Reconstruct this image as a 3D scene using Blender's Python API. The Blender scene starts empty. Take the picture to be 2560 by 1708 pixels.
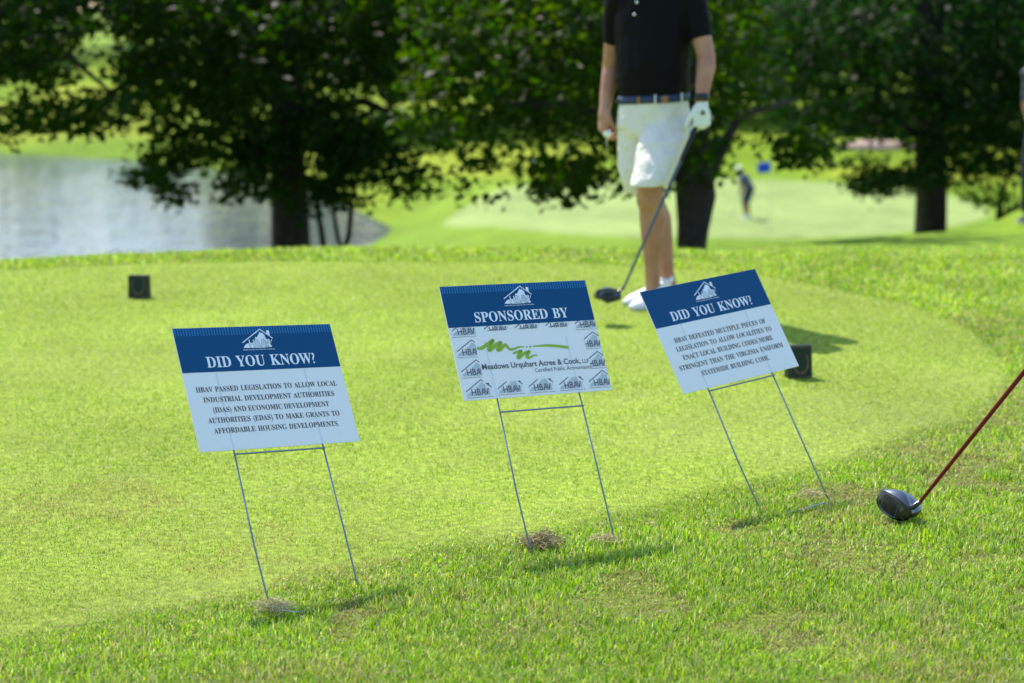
import bpy, bmesh, math, random
import numpy as np
from mathutils import Vector, Matrix, noise as mnoise

# ------------------------------------------------------------------ camera
sc = bpy.context.scene
COL = sc.collection
F_PX, HOR, CAM_H = 5002.0, 5.0, 1.444          # focal length / horizon of the 2560 px frame, lens height (m)
PITCH = math.atan((854 - HOR) / F_PX)
CP, SP = math.cos(PITCH), math.sin(PITCH)
cam = bpy.data.cameras.new('camera')
cam.lens = F_PX / 2560 * 36.0
cam.sensor_width = 36.0
cam.clip_start, cam.clip_end = 0.1, 3000.0
cam.dof.use_dof = True
cam.dof.focus_distance = 5.3
cam.dof.aperture_fstop = 3.0
cam_o = bpy.data.objects.new('camera', cam)
COL.objects.link(cam_o)
cam_o.location = (0, 0, CAM_H)
cam_o.rotation_euler = (math.pi / 2 - PITCH, 0, 0)
sc.camera = cam_o

# ------------------------------------------------------------------ sky, sun, exposure
SUN = Vector((-0.30, 0.555, 0.776)).normalized()
wd = bpy.data.worlds.new('World')
sc.world = wd
wd.use_nodes = True
wn = wd.node_tree
sky = wn.nodes.new('ShaderNodeTexSky')
sky.sky_type = 'NISHITA'
sky.sun_disc = False
sky.sun_elevation = math.asin(SUN.z)
sky.sun_rotation = math.atan2(SUN.x, SUN.y)
sky.air_density, sky.dust_density, sky.ozone_density = 1.2, 1.0, 3.0
wn.links.new(sky.outputs[0], wn.nodes['Background'].inputs[0])
wn.nodes['Background'].inputs[1].default_value = 0.158
sl = bpy.data.lights.new('sun', 'SUN')
sl.energy = 4.15
sl.angle = math.radians(0.53)
sl.color = (1.0, 0.94, 0.84)
so = bpy.data.objects.new('sun', sl)
COL.objects.link(so)
so.rotation_euler = SUN.to_track_quat('Z', 'Y').to_euler()
so.location = SUN * 60
sc.view_settings.view_transform = 'Standard'
sc.view_settings.look = 'None'
sc.view_settings.gamma = 1.0
sc.view_settings.exposure = 0.85
sc.render.engine = 'CYCLES'
sc.cycles.max_bounces = 8
sc.cycles.transparent_max_bounces = 8
sc.cycles.use_denoising = True

# ------------------------------------------------------------------ helpers
rng = np.random.default_rng(7)
random.seed(7)


def W(px, py, Y):
    """the point at forward distance Y seen at that place of the frame"""
    u, v = (px - 1280) / F_PX, (py - 854) / F_PX
    d = np.array([u, CP - v * SP, -SP - v * CP])
    k = Y / d[1]
    return np.array([d[0] * k, Y, CAM_H + d[2] * k])


def G(px, py, z=0.0):
    u, v = (px - 1280) / F_PX, (py - 854) / F_PX
    d = np.array([u, CP - v * SP, -SP - v * CP])
    k = (z - CAM_H) / d[2]
    return np.array([d[0] * k, d[1] * k, z])


def mat(name, color=(.5, .5, .5), rough=.6, metal=0.0, spec=.5, noise=None, bump=None, trans=0.0, attr=False, sheen=0.0, glow=1.7):
    m = bpy.data.materials.new(name)
    m.use_nodes = True
    nt = m.node_tree
    b = nt.nodes['Principled BSDF']
    b.inputs['Base Color'].default_value = (*color, 1)
    b.inputs['Roughness'].default_value = rough
    b.inputs['Metallic'].default_value = metal
    b.inputs['Specular IOR Level'].default_value = spec
    if sheen:
        b.inputs['Sheen Weight'].default_value = sheen
    src = None
    if attr:
        a = nt.nodes.new('ShaderNodeAttribute')
        a.attribute_name = 'Col'
        src = a.outputs['Color']
        nt.links.new(src, b.inputs['Base Color'])
    if noise:                                   # (scale, darker, lighter)
        tc = nt.nodes.new('ShaderNodeTexCoord')
        n = nt.nodes.new('ShaderNodeTexNoise')
        n.inputs['Scale'].default_value = noise[0]
        n.inputs['Detail'].default_value = 5
        nt.links.new(tc.outputs['Object'], n.inputs['Vector'])
        r = nt.nodes.new('ShaderNodeValToRGB')
        r.color_ramp.elements[0].position = .3
        r.color_ramp.elements[1].position = .7
        r.color_ramp.elements[0].color = (*noise[1], 1)
        r.color_ramp.elements[1].color = (*noise[2], 1)
        nt.links.new(n.outputs['Fac'], r.inputs['Fac'])
        src = r.outputs['Color']
        nt.links.new(src, b.inputs['Base Color'])
    if bump:                                    # (scale, strength, distance)
        tc = nt.nodes.new('ShaderNodeTexCoord')
        n = nt.nodes.new('ShaderNodeTexNoise')
        n.inputs['Scale'].default_value = bump[0]
        n.inputs['Detail'].default_value = 4
        nt.links.new(tc.outputs['Object'], n.inputs['Vector'])
        bp = nt.nodes.new('ShaderNodeBump')
        bp.inputs['Strength'].default_value = bump[1]
        bp.inputs['Distance'].default_value = bump[2]
        nt.links.new(n.outputs['Fac'], bp.inputs['Height'])
        nt.links.new(bp.outputs['Normal'], b.inputs['Normal'])
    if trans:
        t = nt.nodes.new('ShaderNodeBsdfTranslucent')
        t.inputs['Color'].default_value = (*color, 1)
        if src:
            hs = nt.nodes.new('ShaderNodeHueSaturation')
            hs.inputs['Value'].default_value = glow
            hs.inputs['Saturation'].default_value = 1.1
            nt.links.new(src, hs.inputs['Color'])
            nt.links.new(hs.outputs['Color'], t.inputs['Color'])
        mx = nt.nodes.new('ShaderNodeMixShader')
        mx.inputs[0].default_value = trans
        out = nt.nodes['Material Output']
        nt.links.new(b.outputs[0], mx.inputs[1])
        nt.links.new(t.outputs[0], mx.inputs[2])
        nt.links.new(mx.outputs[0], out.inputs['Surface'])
    return m


def link(name, me, parent=None, m=None, smooth=False):
    o = bpy.data.objects.new(name, me)
    COL.objects.link(o)
    if m is not None:
        me.materials.clear()
        me.materials.append(m)
    if smooth:
        me.polygons.foreach_set('use_smooth', np.ones(len(me.polygons), dtype=bool))
    if parent is not None:
        o.parent = parent
    return o


def tag(o, label, cat=None, group=None, kind=None):
    if label:
        o['label'] = label
    if cat:
        o['category'] = cat
    if group:
        o['group'] = group
    if kind:
        o['kind'] = kind
    return o


def empty(name, loc=(0, 0, 0), label=None, cat=None, group=None):
    o = bpy.data.objects.new(name, None)
    COL.objects.link(o)
    o.location = loc
    o.empty_display_size = .1
    return tag(o, label, cat, group)


def np_mesh(name, V, Fc, n, colors=None):
    """V (N,3), Fc (M,n) -> mesh"""
    me = bpy.data.meshes.new(name)
    V = np.ascontiguousarray(V, dtype=np.float32)
    Fc = np.ascontiguousarray(Fc, dtype=np.int32)
    me.vertices.add(len(V))
    me.vertices.foreach_set('co', V.ravel())
    me.loops.add(Fc.size)
    me.loops.foreach_set('vertex_index', Fc.ravel())
    me.polygons.add(len(Fc))
    me.polygons.foreach_set('loop_start', np.arange(0, Fc.size, n, dtype=np.int32))
    me.polygons.foreach_set('loop_total', np.full(len(Fc), n, dtype=np.int32))
    me.update(calc_edges=True)
    if colors is not None:
        a = me.attributes.new('Col', 'FLOAT_COLOR', 'POINT')
        c = np.ones((len(V), 4), dtype=np.float32)
        c[:, :3] = colors
        a.data.foreach_set('color', c.ravel())
    return me


def py_mesh(name, V, Fc):
    me = bpy.data.meshes.new(name)
    me.from_pydata([tuple(map(float, v)) for v in V], [], Fc)
    me.update()
    return me


class Geo:
    """collects closed pieces that become one mesh"""
    def __init__(s):
        s.V, s.F = [], []

    def add(s, V, Fc):
        k = len(s.V)
        s.V += [tuple(map(float, v)) for v in V]
        s.F += [tuple(i + k for i in f) for f in Fc]

    def rings(s, R, cap=True):
        n = len(R[0])
        V = [p for r in R for p in r]
        Fc = []
        for i in range(len(R) - 1):
            for j in range(n):
                a, b = i * n + j, i * n + (j + 1) % n
                Fc.append((a, b, b + n, a + n))
        if cap:
            Fc.append(tuple(range(n))[::-1])
            Fc.append(tuple(range((len(R) - 1) * n, len(R) * n)))
        s.add(V, Fc)

    def tube(s, P, rad, n=12, round_ends=True):
        P = [np.array(p, float) for p in P]
        rad = list(rad) if hasattr(rad, '__len__') else [rad] * len(P)
        if round_ends:
            d0 = P[0] - P[1]; d0 /= np.linalg.norm(d0)
            d1 = P[-1] - P[-2]; d1 /= np.linalg.norm(d1)
            r0, r1 = rad[0], rad[-1]
            P = [P[0] + d0 * r0 * .95, P[0] + d0 * r0 * .7] + P + [P[-1] + d1 * r1 * .7, P[-1] + d1 * r1 * .95]
            rad = [r0 * .3, r0 * .72] + rad + [r1 * .72, r1 * .3]
        t = P[1] - P[0]
        ref = np.array([0, 0, 1.]) if abs(t[2]) < .9 * np.linalg.norm(t) else np.array([1., 0, 0])
        R = []
        for i, p in enumerate(P):
            a = P[max(i - 1, 0)]; b = P[min(i + 1, len(P) - 1)]
            t = b - a; t /= np.linalg.norm(t) + 1e-12
            u = ref - t * (ref @ t); u /= np.linalg.norm(u) + 1e-12
            v = np.cross(t, u)
            ref = u
            R.append([p + rad[i] * (math.cos(q) * u + math.sin(q) * v) for q in np.arange(n) * 2 * math.pi / n])
        s.rings(R)

    def box(s, c, size, M=None):
        c = np.array(c, float)
        V = [np.array([x, y, z]) * np.array(size) / 2 for x in (-1, 1) for y in (-1, 1) for z in (-1, 1)]
        if M is not None:
            V = [M @ v for v in V]
        V = [v + c for v in V]
        s.add(V, [(0, 1, 3, 2), (4, 6, 7, 5), (0, 4, 5, 1), (2, 3, 7, 6), (0, 2, 6, 4), (1, 5, 7, 3)])

    def ell(s, c, r, M=None, n=16, m=10):
        c = np.array(c, float)
        R = []
        for i in range(m + 1):
            th = math.pi * (i + .001) / (m + .002)
            ring = []
            for j in range(n):
                ph = 2 * math.pi * j / n
                v = np.array([r[0] * math.sin(th) * math.cos(ph), r[1] * math.sin(th) * math.sin(ph), -r[2] * math.cos(th)])
                if M is not None:
                    v = M @ v
                ring.append(c + v)
            R.append(ring)
        s.rings(R)

    def mesh(s, name):
        return py_mesh(name, s.V, s.F)

    def obj(s, name, m, parent=None, smooth=True, label=None):
        o = link(name, s.mesh(name), parent, m, smooth)
        if label:
            o['label'] = label
        return o

    def fused(s, name, m, parent=None, voxel=.008, it=4, fac=.5, folds=None):
        """one continuous skin over all the pieces"""
        me = s.mesh(name + '_pieces')
        o = bpy.data.objects.new('fuse', me)
        COL.objects.link(o)
        r = o.modifiers.new('r', 'REMESH')
        r.mode = 'VOXEL'; r.voxel_size = voxel
        sm = o.modifiers.new('s', 'SMOOTH')
        sm.factor = fac; sm.iterations = it
        bpy.context.view_layer.update()
        dg = bpy.context.evaluated_depsgraph_get()
        new = bpy.data.meshes.new_from_object(o.evaluated_get(dg))
        new.name = name
        if folds:                                # (size, sx, sy, sz)
            for v, nv in zip(new.vertices, [tuple(n_.vector) for n_ in new.vertex_normals]):
                p = v.co
                q = Vector((p.x * folds[1] + p.z * folds[1] * .5, p.y * folds[2], p.z * folds[3] - p.x * folds[3] * .7))
                d = mnoise.noise(q) * .65 + (.35 - abs(mnoise.noise(q * 1.7 + Vector((5, 2, 1))))) * .6
                v.co = p + Vector(nv) * d * folds[0]
        bpy.data.objects.remove(o)
        bpy.data.meshes.remove(me)
        return link(name, new, parent, m, True)


def unit(v):
    v = np.array(v, float)
    return v / np.linalg.norm(v)


def in_poly(x, y, P):
    P = np.asarray(P, float)
    r = np.zeros(x.shape, bool)
    j = len(P) - 1
    for i in range(len(P)):
        xi, yi = P[i]; xj, yj = P[j]
        c = ((yi > y) != (yj > y)) & (x < (xj - xi) * (y - yi) / (yj - yi + 1e-12) + xi)
        r ^= c
        j = i
    return r


def poly_dist(x, y, P):
    """distance to the outline, negative inside"""
    P = np.asarray(P, float)
    d = np.full(x.shape, 1e9)
    for i in range(len(P)):
        a, b = P[i - 1], P[i]
        ab = b - a
        t = np.clip(((x - a[0]) * ab[0] + (y - a[1]) * ab[1]) / (ab @ ab + 1e-12), 0, 1)
        d = np.minimum(d, np.hypot(x - a[0] - t * ab[0], y - a[1] - t * ab[1]))
    return np.where(in_poly(x, y, P), -d, d)


def sstep(a, b, x):
    t = np.clip((x - a) / (b - a), 0, 1)
    return t * t * (3 - 2 * t)


def vnoise(x, y, s, seed=0):
    """smooth 2-D value noise, 0..1"""
    x = np.asarray(x) * s; y = np.asarray(y) * s
    ix, iy = np.floor(x).astype(np.int64), np.floor(y).astype(np.int64)
    fx, fy = x - ix, y - iy
    fx = fx * fx * (3 - 2 * fx); fy = fy * fy * (3 - 2 * fy)

    def h(a, b):
        k = (a * 374761393 + b * 668265263 + seed * 69069) & 0xffffffff
        k = ((k ^ (k >> 13)) * 1274126177) & 0xffffffff
        return ((k ^ (k >> 16)) & 0xffff) / 65535.0
    return (h(ix, iy) * (1 - fx) + h(ix + 1, iy) * fx) * (1 - fy) + (h(ix, iy + 1) * (1 - fx) + h(ix + 1, iy + 1) * fx) * fy


# ------------------------------------------------------------------ the lie of the land
ZW, ZG = -7.6, -6.2                              # lake level, putting-green level
LAKE = [G(x, y, ZW)[:2] for x, y in [(0, 384), (312, 400), (500, 420), (650, 432), (780, 470), (900, 528), (950, 553), (987, 571), (965, 592), (920, 620)]]
LAKE = [(-75, 128)] + [tuple(p) for p in LAKE] + [(-5.2, 66), (-12, 63), (-30, 63), (-75, 70)]
TEE_PX = [(-500, 1640), (0, 1600), (134, 1573), (357, 1529), (655, 1478), (755, 1437), (905, 1416), (1088, 1370), (1386, 1326), (1533, 1284), (1679, 1252), (1807, 1216),
          (2008, 1175), (2130, 1135), (2280, 1077), (2407, 1050), (2487, 985), (2515, 940), (2505, 904), (2430, 828), (2277, 763), (2070, 719), (1895, 686), (1525, 661),
          (1307, 656), (654, 654), (300, 662), (0, 676), (-600, 730)]
TEE = [tuple(G(x, y)[:2]) for x, y in TEE_PX]
RIM = np.array([G(x, y)[:2] for x, y in [(-500, 690), (0, 665), (250, 651), (500, 641), (800, 632), (1000, 630), (1500, 634), (1760, 640)]])


def terrain(x, y):
    x = np.asarray(x, float); y = np.asarray(y, float)
    yr = np.interp(x, RIM[:, 0], RIM[:, 1])
    k = np.clip((x - 1.0) / 3.7, 0, 1.6)
    yc = yr + k * 7.9
    zc = -.74 * np.clip(k, 0, 1) + .10 * np.clip(k - 1, 0, 1)
    b = y - yc
    s = np.where(y < yr, 0, zc * np.clip((y - yr) / np.maximum(yc - yr, .01), 0, 1) ** 1.1)
    bb = np.clip(b, 0, None)
    fall = np.where(bb < .8, bb * bb * .18, .115 + (bb - .8) * .27)
    near = s - fall
    # the low ground
    low = np.full(x.shape, -7.0)
    ex, ey = (x - 7.6) / 13.5, (y - 77) / 15.0
    g = np.sqrt(ex * ex + ey * ey)
    low = low + (ZG + 7.0) * sstep(1.3, .75, g)
    low = low + sstep(122, 235, y) * 3.4 + sstep(90, 200, y) * sstep(-5, 30, x) * 1.0
    low = low + (vnoise(x, y, .045, 3) - .5) * .7 * sstep(40, 70, y) * sstep(.95, 1.4, g)
    sd = poly_dist(x, y, LAKE)
    low = np.where(sd < 5, np.minimum(low, ZW + .1 + (low - ZW - .1) * sstep(0, 5, sd)), low)
    low = np.where(sd < 0, ZW - np.minimum(.9, -sd * .5), low)
    hmx = np.maximum(near, low)
    d = np.abs(near - low)
    z = hmx + np.where(d < 1, (1 - d) ** 2 * .12, 0) * (sd > 3)
    z = np.where(y < 2.5, z, z)
    return z


def hz(x, y):
    return float(terrain(np.array([x]), np.array([y]))[0])


# radial sheet centred under the lens, finest where the lens looks
ang = np.concatenate([np.linspace(-180, -40, 36)[:-1], np.linspace(-40, -17, 30)[:-1], np.linspace(-17, 17, 300), np.linspace(17, 40, 30)[1:], np.linspace(40, 180, 36)[1:-1]])
rad = np.concatenate([[.4, 1, 2, 3], np.linspace(3.6, 13.5, 330), np.geomspace(13.6, 60, 150), np.geomspace(60.5, 260, 220), np.geomspace(268, 1500, 24)])
A, Rr = np.meshgrid(np.radians(ang), rad, indexing='ij')
X, Yv = (Rr * np.sin(A)).ravel(), (Rr * np.cos(A)).ravel()
Z = terrain(X, Yv)
na, nr = len(ang), len(rad)
ii, jj = np.meshgrid(np.arange(na), np.arange(nr - 1), indexing='ij')
i2 = (ii + 1) % na
quads = np.stack([ii * nr + jj, ii * nr + jj + 1, i2 * nr + jj + 1, i2 * nr + jj], -1).reshape(-1, 4)
V = np.stack([X, Yv, Z], 1)
V = np.vstack([V, [[0, 0, 0]]])
c0 = len(V) - 1
# surface kinds: closely mown tee, rough, putting green and its collar
tee_d = poly_dist(X, Yv, TEE)
mown = sstep(.05, -.05, tee_d)
gx, gy = (X - 7.5) / 9.9, (Yv - 76.5) / 10.8
gr = (np.abs(gx) ** 2.3 + np.abs(gy) ** 2.3) ** (1 / 2.3) + (vnoise(X, Yv, .12, 9) - .5) * .1
green = sstep(1.015, .985, gr)
collar = sstep(1.42, 1.3, gr)
low = sstep(-3, -5, Z)
C_ROUGH, C_TEE, C_SOIL = np.array([.165, .245, .022]), np.array([.26, .35, .045]), np.array([.13, .11, .05])
C_GREEN, C_FAIR, C_LOWROUGH = np.array([.25, .325, .105]), np.array([.135, .225, .018]), np.array([.145, .23, .013])
C_SLOPE = np.array([.17, .27, .022])


def mixc(a, b, t):
    return a + (b - a) * t[:, None]


n1 = vnoise(X, Yv, 1.3, 1); n2 = vnoise(X, Yv, 5, 2)
base = np.tile(C_ROUGH, (len(X), 1)) * .8
base = mixc(base, C_SOIL, .35 * n2)
teec = mixc(np.tile(C_TEE, (len(X), 1)) * .92, C_SOIL, .12 * n2 + .12 * n1)
base = mixc(base, teec, mown)
base = mixc(base, np.tile(C_SLOPE, (len(X), 1)), sstep(12.6, 14, Rr.ravel()))
lowc = mixc(np.tile(C_LOWROUGH, (len(X), 1)), C_FAIR, sstep(.4, .6, vnoise(X, Yv, .035, 5)))
lowc = mixc(lowc, np.array([.30, .33, .03]), .5 * sstep(.55, .8, vnoise(X, Yv, .11, 8)))
base = mixc(base, lowc, low)
base = mixc(base, np.array([.16, .26, .025]), collar * .8)
base = mixc(base, C_GREEN, green)
col = np.vstack([base, [C_ROUGH]])
tri = [(c0, ((i + 1) % na) * nr, i * nr) for i in range(na)]
me = bpy.data.meshes.new('ground')
Fl = quads.ravel().tolist()
me.vertices.add(len(V)); me.vertices.foreach_set('co', V.astype(np.float32).ravel())
nq = len(quads)
me.loops.add(nq * 4 + len(tri) * 3)
me.loops.foreach_set('vertex_index', np.concatenate([quads.ravel()[:], np.array(tri).ravel()]).astype(np.int32))
me.polygons.add(nq + len(tri))
me.polygons.foreach_set('loop_start', np.concatenate([np.arange(nq) * 4, nq * 4 + np.arange(len(tri)) * 3]).astype(np.int32))
me.polygons.foreach_set('loop_total', np.concatenate([np.full(nq, 4), np.full(len(tri), 3)]).astype(np.int32))
me.update(calc_edges=True)
at = me.attributes.new('Col', 'FLOAT_COLOR', 'POINT')
at.data.foreach_set('color', np.hstack([col, np.ones((len(col), 1))]).astype(np.float32).ravel())


def ground_mat():
    m = mat('turf', rough=.9, spec=.06, attr=True)
    nt = m.node_tree
    b = nt.nodes['Principled BSDF']
    a = [n for n in nt.nodes if n.type == 'ATTRIBUTE'][0]
    g = nt.nodes.new('ShaderNodeNewGeometry')
    prev = a.outputs['Color']
    for scale, lo, hi in ((38, .62, 1.3), (1.1, .86, 1.14), (.22, .86, 1.12)):
        n = nt.nodes.new('ShaderNodeTexNoise')
        n.inputs['Scale'].default_value = scale
        n.inputs['Detail'].default_value = 6
        nt.links.new(g.outputs['Position'], n.inputs['Vector'])
        mr = nt.nodes.new('ShaderNodeMapRange')
        mr.inputs['From Min'].default_value = .3; mr.inputs['From Max'].default_value = .7
        mr.inputs['To Min'].default_value = lo; mr.inputs['To Max'].default_value = hi
        nt.links.new(n.outputs['Fac'], mr.inputs['Value'])
        mx = nt.nodes.new('ShaderNodeVectorMath'); mx.operation = 'SCALE'
        nt.links.new(prev, mx.inputs[0]); nt.links.new(mr.outputs['Result'], mx.inputs['Scale'])
        prev = mx.outputs['Vector']
    nt.links.new(prev, b.inputs['Base Color'])
    return m


tag(link('ground', me, None, ground_mat(), True), 'rolling golf course turf with tee box slope and green', None, None, 'structure')

# lake
wm = mat('lake_water', (.085, .105, .135), .03, spec=.9)
nt = wm.node_tree
b = nt.nodes['Principled BSDF']
b.inputs['IOR'].default_value = 1.5
g = nt.nodes.new('ShaderNodeNewGeometry')
mp = nt.nodes.new('ShaderNodeMapping')
mp.inputs['Scale'].default_value = (.32, 1.5, 1)
nt.links.new(g.outputs['Position'], mp.inputs['Vector'])
bprev = None
for s_, st in ((1.4, .12), (.40, .13)):
    n = nt.nodes.new('ShaderNodeTexNoise')
    n.inputs['Scale'].default_value = s_; n.inputs['Detail'].default_value = 3
    nt.links.new(mp.outputs['Vector'], n.inputs['Vector'])
    bp = nt.nodes.new('ShaderNodeBump')
    bp.inputs['Strength'].default_value = st; bp.inputs['Distance'].default_value = .5
    nt.links.new(n.outputs['Fac'], bp.inputs['Height'])
    if bprev:
        nt.links.new(bprev, bp.inputs['Normal'])
    bprev = bp.outputs['Normal']
nt.links.new(bprev, b.inputs['Normal'])
lp = np.array(LAKE); ctr = lp.mean(0)
wv = [(p[0] + (p[0] - ctr[0]) * .03, p[1] + (p[1] - ctr[1]) * .03, ZW) for p in lp]
bmw = bmesh.new()
bmw.faces.new([bmw.verts.new(v) for v in wv])
bmesh.ops.triangulate(bmw, faces=bmw.faces[:])
bmesh.ops.recalc_face_normals(bmw, faces=bmw.faces[:])
if bmw.faces[0].normal.z < 0:
    bmesh.ops.reverse_faces(bmw, faces=bmw.faces[:])
wme = bpy.data.meshes.new('lake'); bmw.to_mesh(wme); bmw.free()
tag(link('lake', wme, None, wm), 'pale rippled lake below the tee', None, None, 'structure')

# ------------------------------------------------------------------ trees
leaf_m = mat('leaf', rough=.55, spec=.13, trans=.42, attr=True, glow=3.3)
bark_m = mat('bark', noise=(9, (.016, .012, .009), (.045, .035, .027)), rough=.9, bump=(22, .9, .03))
far_leaf_m = mat('far_leaf', rough=.7, spec=.2, trans=.15, attr=True)


def leaves(C, L, col, up=.45, wid=.62, jit=.25):
    """C (N,3) leaf centres -> folded leaf blades"""
    N = len(C)
    nrm = rng.normal(size=(N, 3)); nrm /= np.linalg.norm(nrm, axis=1)[:, None]
    nrm[:, 2] = np.abs(nrm[:, 2]) + up
    nrm /= np.linalg.norm(nrm, axis=1)[:, None]
    t = rng.normal(size=(N, 3)); t[:, 2] -= .35
    t -= nrm * (t * nrm).sum(1)[:, None]
    t /= np.linalg.norm(t, axis=1)[:, None]
    bn = np.cross(nrm, t)
    l = (L * rng.uniform(.65, 1.25, N))[:, None]
    w = l * wid
    P0 = C - t * l * .5
    P1 = C - t * l * .05 + bn * w * .5 + nrm * l * .1
    P2 = C + t * l * .5 - nrm * l * .08
    P3 = C - t * l * .05 - bn * w * .5 + nrm * l * .1
    V = np.stack([P0, P1, P2, P3], 1).reshape(-1, 3)
    Fc = np.arange(N * 4).reshape(N, 4)
    cc = col[None] * rng.uniform(1 - jit, 1 + jit, (N, 1))
    cc = cc * np.stack([rng.uniform(.8, 1.35, N), np.ones(N), rng.uniform(.7, 1.2, N)], 1)
    return V, Fc, np.repeat(cc, 4, 0)


def poly_area(P):
    P = np.asarray(P, float)
    return abs(np.sum(P[:, 0] * np.roll(P[:, 1], -1) - P[:, 1] * np.roll(P[:, 0], -1))) / 2


def spray_cloud(spec, lai=5.0, leaf=.11, spray=.22):
    """foliage inside a volume whose outline is given at distance Y0..Y1; sprays of leaves, with clumps and gaps"""
    P, Y0, Y1 = spec
    P = np.asarray(P, float)
    ym = (Y0 + Y1) / 2
    k = ym / F_PX * 1.0
    area = poly_area(P) * k * k
    n_leaf = int(area * lai / (leaf * leaf * .35))
    n_cl = max(20, n_leaf // 16)
    lo, hi = P.min(0), P.max(0)
    xs, ys = [], []
    while len(xs) < n_cl:
        x = rng.uniform(lo[0], hi[0], n_cl * 3); y = rng.uniform(lo[1], hi[1], n_cl * 3)
        ok = in_poly(x, y, P)
        den = sstep(.30, .56, .65 * vnoise(x, y, .011, 4) + .35 * vnoise(x, y, .03, 6)) + .0
        den = np.maximum(den, sstep(370, 190, y) * np.where(x < 760, .95, .8))
        ok &= rng.uniform(size=len(x)) < .05 + .95 * den
        xs += x[ok].tolist(); ys += y[ok].tolist()
    xs, ys = np.array(xs[:n_cl]), np.array(ys[:n_cl])
    D = rng.uniform(Y0, Y1, n_cl)
    u, v = (xs - 1280) / F_PX, (ys - 854) / F_PX
    dx, dy, dz = u, CP - v * SP, -SP - v * CP
    kk = D / dy
    C = np.stack([dx * kk, D, CAM_H + dz * kk], 1)
    rep = np.repeat(C, 16, 0) + rng.normal(size=(n_cl * 16, 3)) * np.array([spray, spray, spray * .42]) * .55
    return rep, leaf


def crown_cloud(c, r, lai=4.6, leaf=.24, zmin=1.9):
    """the upper crown, in overlapping clumps"""
    nb = 70
    d = rng.normal(size=(nb, 3)); d /= np.linalg.norm(d, axis=1)[:, None]
    b = np.array(c) + d * np.array(r) * rng.uniform(.35, .95, (nb, 1))
    n = int(math.pi * r[0] * r[1] * lai / (leaf * leaf * .35))
    k = rng.integers(0, nb, n)
    q = rng.normal(size=(n, 3)); q /= np.linalg.norm(q, axis=1)[:, None]
    C = b[k] + q * rng.uniform(.3, 1, (n, 1)) ** .5 * np.array([1.25, 1.25, .9])
    C = C[C[:, 2] > zmin]
    return C, leaf


def trunk_geo(pts, rads, g, wob=.1, n=14):
    R = []
    for i, (p, r) in enumerate(zip(pts, rads)):
        p = np.array(p, float)
        R.append([p + np.array([math.cos(a), math.sin(a), 0]) * r * (1 + wob * math.sin(3 * a + i * .7) + wob * .6 * math.sin(5 * a - i * .5)) for a in np.arange(n) * 2 * math.pi / n])
    g.rings(R)


def tree(name, label, base, trunk_pts, trunk_r, limbs, clouds, crown, col, group=None, leaf=.105, lai=5.0, cat='tree'):
    t = empty(name, base, label, cat, group)
    inv = -np.array(base)
    g = Geo()
    trunk_geo([np.array(p) + inv for p in trunk_pts], trunk_r, g)
    for P, r in limbs:
        g.tube([np.array(p) + inv for p in P], r, 8)
    g.obj('trunk', bark_m, t)
    Vs, Fs, Cs, k = [], [], [], 0
    for spec in clouds:
        C, L = spray_cloud(spec[:3], spec[3] if len(spec) > 3 else lai, leaf)
        for V_, F_, c_ in (leaves(C, L, np.array(col)),):
            Vs.append(V_); Fs.append(F_ + k); Cs.append(c_); k += len(V_)
    for i, (c, r) in enumerate(crown):
        C, L = crown_cloud(c, r, 4.6 if i == 0 else 1.5)
        V_, F_, c_ = leaves(C, L, np.array(col), wid=.7)
        Vs.append(V_); Fs.append(F_ + k); Cs.append(c_); k += len(V_)
    me = np_mesh('crown', np.vstack(Vs) + inv, np.vstack(Fs), 4, np.vstack(Cs))
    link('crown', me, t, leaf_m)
    return t


LEAF_A, LEAF_B, LEAF_C = (.012, .032, .0025), (.019, .045, .0022), (.009, .029, .005)
# tree between lake and tee
Y1 = 20.0
bx = W(727, 640, Y1)
b1 = (bx[0], Y1, hz(bx[0], Y1) - .05)
tree('broadleaf_tree', 'dark broadleaf tree with thick straight trunk in front of the lake', b1,
     [(b1[0], Y1, b1[2]), (b1[0], Y1, b1[2] + .5), (b1[0] - .01, Y1, -.6), (b1[0] - .02, Y1, 0), (b1[0], Y1, 1.5), (b1[0] + .1, Y1, 4), (b1[0], Y1, 7.5)],
     [.30, .215, .19, .175, .17, .15, .06],
     [([(b1[0], Y1, .35), (b1[0] + .8, Y1 - .6, .5), (b1[0] + 1.7, Y1 - 1, .1)], [.07, .045, .02]),
      ([(b1[0], Y1, .8), (b1[0] - 1.0, Y1 - .5, 1.0), (b1[0] - 2.0, Y1 - 1, .3)], [.08, .05, .02]),
      ([(b1[0], Y1, 1.6), (b1[0] - 1.4, Y1 - .2, 1.7), (b1[0] - 3, Y1, 1.0)], [.09, .06, .02]),
      ([(b1[0], Y1, 2.2), (b1[0] + 1.6, Y1, 2.6), (b1[0] + 3, Y1, 2.2)], [.09, .06, .02])],
     [([(300, -60), (1060, -60), (1080, 100), (1010, 180), (1000, 330), (960, 380), (900, 470), (640, 480), (560, 430), (500, 390), (440, 390), (490, 460), (430, 510), (400, 505), (385, 470), (335, 445), (335, 385),
        (380, 340), (300, 330), (330, 260), (270, 220), (330, 110)], 17.6, 22.5, 9.5),
      ([(335, 380), (430, 360), (495, 400), (470, 470), (425, 515), (400, 500), (390, 465), (340, 450)], 18.2, 19.4, 4)],
     [((b1[0] - .8, Y1 + 4.6, 4.2), (4.8, 3.4, 2.8)), ((b1[0], Y1 + .6, 2.9), (3.2, 2.0, 1.7))], LEAF_A)
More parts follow.
